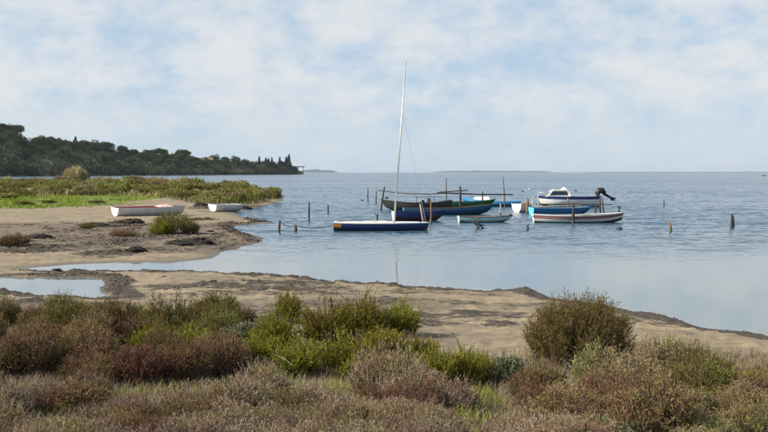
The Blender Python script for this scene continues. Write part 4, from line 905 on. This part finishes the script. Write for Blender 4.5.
tag(obj('hill', np_mesh('hill', np.stack([X, Y, Z], -1).reshape(-1, 3), F, [M['hill']], smooth=True)), kind='structure')
# scrub and wood that reads as one mass on the slope
rng = np.random.default_rng(21); nb = 2600
bp_ = rng.uniform(-110, 297, nb); bf = np.where(rng.uniform(0, 1, nb) < .22, rng.uniform(.0, .12, nb), rng.uniform(.03, 1.15, nb)); bf = np.maximum(bf, .012); bx_, by_, bz_ = hill_pt(bp_, bf)
br = rng.uniform(1.4, 3.6, nb)*np.interp(bp_, [0, 250, 297], [1.15, .85, .5]); bt = np.clip(rng.normal(.36, .22, nb) + 1.5*(fbm(bx_*.03, by_*.03, 79)-.5)*(1.2-bf) + .45*(bp_ > 205)*(bf < .35), 0, 1); per = 46
c = np.repeat(np.stack([bx_, by_, bz_+br*.35], 1), per, 0); rr = np.repeat(br, per)[:, None]
u = unit(rng.normal(size=(nb*per, 3))); u[:, 2] = u[:, 2]*.8+.25; c = c + u*rr*rng.uniform(.55, 1.05, (nb*per, 1))
V, F = leaves(c, unit(u+rng.normal(size=c.shape)*.8), rng.uniform(.7, 1.5, len(c)), rng.uniform(.25, .55, len(c)), rng)
tag(obj('hillside_scrub', np_mesh('hillside_scrub', V, F, [M['lf_hill']], col=np.repeat(np.stack([np.repeat(bt, per), rng.uniform(.35, .65, len(c)), rng.uniform(0, 1, len(c))], 1), 4, 0))), 'dense dark scrub covering the slope of the far shore', 'scrub', kind='stuff')
# tree prototypes
def tree_meshes(kind, seed):
    rg = np.random.default_rng(seed); tb = MB()
    if kind == 'umbrella':
        H, Rd, nl = 9.5, 5.2, 16; a = rg.uniform(0, 6.28, nl); r0 = np.sqrt(rg.uniform(0, 1, nl))*Rd*.75
        lc = np.stack([r0*np.cos(a), r0*np.sin(a), H*.58 - r0**2*.06 + rg.normal(0, .5, nl)], 1); lr = rg.uniform(1.6, 2.6, nl); sq = .8; mt = M['lf_pine']
    elif kind == 'cypress':
        H, Rd, nl = 12., 1.3, 18; f_ = np.linspace(.04, .97, nl); lc = np.stack([rg.normal(0, .2, nl), rg.normal(0, .2, nl), f_*H], 1); lr = Rd*(1-f_)**.6*1.05+.25; sq = 1.2; mt = M['lf_cypress']
    else:
        H, Rd, nl = 8.0, 4.2, 18; lc = rg.normal(size=(nl, 3))*[Rd*.45, Rd*.45, H*.15] + [0, 0, H*.58]; lr = rg.uniform(1.2, 2.1, nl); sq = .85; mt = M['lf_oak'] if kind == 'oak' else M['lf_pine']
    n = 2200; k = rg.choice(nl, n, p=lr**2/np.sum(lr**2)); u = unit(rg.normal(size=(n, 3)))
    c = lc[k] + u*lr[k][:, None]*[1, 1, sq]*rg.uniform(.6, 1.05, (n, 1)); c[:, 2] = np.maximum(c[:, 2], .2)
    V, F = leaves(c, unit(u + rg.normal(size=(n, 3))*.7), rg.uniform(.45, .95, n), rg.uniform(.18, .36, n), rg)
    cl = np.stack([.55*rg.uniform(0, 1, nl)[k]+.45*rg.uniform(0, 1, n), rg.uniform(0, 1, n), rg.uniform(0, 1, n)], 1)
    cm = np_mesh(kind+'_crown', V, F, [mt], col=np.repeat(cl, 4, 0))
    hb_ = H*.7 if kind != 'cypress' else H*.9; tb.tube([(0, 0, -1.5), (.1, .05, hb_*.5), (.0, .1, hb_)], [.32, .24, .12], 7)
    if kind != 'cypress':
        for q in range(5): tb.tube([(.05, .08, hb_*(.5+.08*q)), tuple(lc[q]*[.5, .5, .95]), tuple(lc[q])], [.13, .09, .05], 5)
    return tb.mesh('trunk', [M['bark']], True), cm
TM = {k: [tree_meshes(k, 500+i*10+j) for j in range(3)] for i, k in enumerate(('umbrella', 'round', 'oak', 'cypress'))}
TN = {'umbrella': 'umbrella_pine', 'round': 'pine_tree', 'oak': 'evergreen_oak', 'cypress': 'cypress'}
def tree(kind, px, f_, s_, label, group=None):
    x, y, z = [float(a) for a in hill_pt(px, f_)]; t_ = thing(TN[kind], label, 'tree', (x, y, z), float(rng.uniform(0, 6.28)), group)
    tm, cm = TM[kind][int(rng.integers(0, 3))]; t_.scale = (s_[0], s_[0], s_[1]) if isinstance(s_, tuple) else (s_, s_, s_)
    obj('trunk', tm, t_); obj('crown', cm, t_)
for a in [('umbrella', 16, 1.0, (1.3, 1.1), 'broad dark umbrella pine highest on the far hill at left'), ('umbrella', 2, 1.0, 1.1, 'umbrella pine at the left edge on the far hill'), ('round', 47, 1.0, 1.05, 'round pine rising behind the first dip of the far hill'),
          ('round', 55, 1.0, 1.0, 'round pine just right of the first dip of the far hill'), ('round', 84, 1.0, (1.5, 1.05), 'wide pine at the middle of the far hill skyline'), ('round', 96, 1.0, (1.5, 1.0), 'wide pine right of the middle of the far hill skyline'),
          ('cypress', 76, 1.0, .85, 'pointed cypress left of the wide pines on the far hill'), ('umbrella', 108, 1.0, 1.2, 'pine at the step of the far hill skyline'), ('umbrella', 124, 1.0, 1.2, 'flat-topped pine left of the pale house gap'), ('umbrella', 134, 1.0, 1.0, 'pine beside the pale house gap'),
          ('umbrella', 150, 1.0, (1.3, 1.15), 'left one of the two joined umbrella pines right of the house gap'), ('umbrella', 161, 1.0, (1.3, 1.15), 'right one of the two joined umbrella pines'), ('umbrella', 183, 1.0, (1.55, 1.25), 'isolated wide umbrella pine above the shore'),
          ('round', 214, 1.0, 1.0, 'round pine right of the tiled house'), ('round', 225, 1.0, (1.2, 1.05), 'dark round pine over the middle of the spit'), ('round', 235, 1.0, 1.0, 'pine left of the first cypress on the spit'), ('cypress', 238.5, .8, .8, 'first single cypress of the spit from the left'),
          ('round', 244, .6, (1.2, 1.1), 'dark tree mass near the water in the middle of the spit'), ('cypress', 259.5, .9, .85, 'pointed cypress over the second half of the spit'), ('cypress', 266, .9, .75, 'second cypress of the spit before the end'), ('cypress', 272, .9, .8, 'third cypress of the spit before the end'), ('cypress', 280, .9, .85, 'fourth cypress of the spit before the end'),
          ('cypress', 289, .9, (1.3, 1.15), 'tallest cypress at the very end of the spit'), ('cypress', 286.5, .8, (1.1, .95), 'cypress leaning on the tallest one at the spit end'), ('round', 284, .7, .75, 'low tree left of the end cypresses')]: tree(*a)
for i in range(110):
    px = float(rng.uniform(-60, 205)); f_ = float(rng.choice([rng.uniform(.85, 1.05), rng.uniform(.3, .95)])); k = str(rng.choice(['round', 'oak', 'umbrella'], p=[.4, .42, .18]))
    tree(k, px, f_, float(rng.uniform(.6, 1.25))*(.75 if f_ > .85 else .95), {'round': 'dark pine in the wood of the far hill', 'oak': 'evergreen oak in the wood of the far hill', 'umbrella': 'flat-topped pine in the wood of the far hill'}[k], 'trees of the far hill')
for i in range(34):
    px = float(rng.uniform(205, 291)); f_ = float(rng.uniform(.5, 1.05)); k = str(rng.choice(['round', 'oak', 'cypress'], p=[.45, .4, .15]))
    tree(k, px, f_, float(rng.uniform(.5, .8)), {'round': 'small pine on the far spit', 'oak': 'small evergreen oak on the far spit', 'cypress': 'small cypress on the far spit'}[k], 'trees of the far spit')
def house(px, f_, w, d_, h, label, rz, tiled=True):
    x, y, z = [float(a) for a in hill_pt(px, f_)]; t_ = thing('house', label, 'house', (x, y, z-2.6), rz)
    part(t_, 'wall', 'plaster', lambda b_: b_.box((0, 0, h/2), (w, d_, h)))
    V = [(-w/2-.4, -d_/2-.4, h), (w/2+.4, -d_/2-.4, h), (w/2+.4, d_/2+.4, h), (-w/2-.4, d_/2+.4, h), (-w/2-.4, 0, h+2.2), (w/2+.4, 0, h+2.2)]
    rb_ = MB(); rb_.add(V, [(0, 1, 5, 4), (2, 3, 4, 5), (0, 4, 4, 3), (1, 2, 5, 5), (3, 2, 1, 0)][:2] + [(3, 2, 1, 0)]); 
    rb_.add([(-w/2+.3, -d_/2, h), (-w/2+.3, d_/2, h), (-w/2+.3, .05, h+2.0), (-w/2+.3, -.05, h+2.0), (w/2-.3, -d_/2, h), (w/2-.3, d_/2, h), (w/2-.3, .05, h+2.0), (w/2-.3, -.05, h+2.0)], [(0, 3, 2, 1), (4, 5, 6, 7)])
    ro = rb_.build('roof', M['roof_tile' if tiled else 'plaster'], t_); part(ro, 'chimney', 'plaster', lambda b_: b_.box((w*.25, .8, h+2.0), (.7, .7, 1.6)))
    for q in (-.3, 0, .3): part(t_, 'window', 'glass', lambda b_: b_.box((w*q, -d_/2-.01, h*.55), (.9, .06, 1.2)))
house(205, 1.0, 16, 8, 4.2, 'low house with terracotta roof on the spit', R(8)); house(142, 1.15, 9, 8, 6.5, 'pale house in the gap between the hill pines', R(-10), False); house(170, 1.1, 9, 8, 6.0, 'pale house left of the isolated umbrella pine', R(6), False)
# flat platform at the tip of the spit
x, y, z = [float(a) for a in hill_pt(296.5, .6)]; t_ = thing('pier_pavilion', 'dark flat-roofed shelter jutting from the tip of the spit', 'shelter', (x, y, 0))
part(t_, 'roof', 'black', lambda b_: b_.box((2.5, 0, 9.6), (15, 6, 1.1))); part(t_, 'wall', 'olive', lambda b_: b_.box((-2, 0, 4.6), (5, 4, 8.9)))
for q in (2.0, 8.5): part(t_, 'post', 'olive', lambda b_: b_.tube([(q, -2, -1), (q, -2, 9.1)], .3, 6))
# low far coasts on the horizon
def coast(name, px0, px1, dist, hpx, seed):
    u = np.linspace(px0, px1, 90); e_ = np.clip(np.minimum(u-px0, px1-u)/((px1-px0)*.22), 0, 1); n = fbm(u*.08, u*0+seed, seed)
    h = (hpx*dist/FPX)*sst(0, 1, e_)*(.5+.9*n); X = (u-384)/FPX*dist
    V = np.concatenate([np.stack([X, 0*u+dist, 0*u-1], 1), np.stack([X, 0*u+dist+60, np.maximum(h, .2)], 1), np.stack([X*1.06, 0*u+dist+500, 0*u-1], 1)]); k = len(u)
    F = [(i, i+1, k+i+1, k+i) for i in range(k-1)] + [(k+i, k+i+1, 2*k+i+1, 2*k+i) for i in range(k-1)]
    tag(obj(name, np_mesh(name, V, F, [M['far']], smooth=True)), kind='structure')
coast('far_coast', 296, 340, 9000, 2.8, 3); coast('far_coast', 425, 565, 11500, 1.7, 7); coast('far_coast', 550, 900, 12500, .7, 11)

# ------------------------------------------------------------------ sea air
hz = MB(); hz.box((0, 7000, 21.5), (29000, 14700, 51)); m, t, b, o = newmat('sea_air'); t.nodes.remove(b)
pv_ = node(t, 'ShaderNodeVolumePrincipled'); pv_.inputs['Color'].default_value = (.72, .84, .98, 1); pv_.inputs['Density'].default_value = 4.5e-5; pv_.inputs['Anisotropy'].default_value = .2
t.links.new(pv_.outputs[0], o.inputs['Volume']); hb = hz.build('haze', m); tag(hb, 'thin pale sea haze over the lagoon', 'haze', kind='stuff')
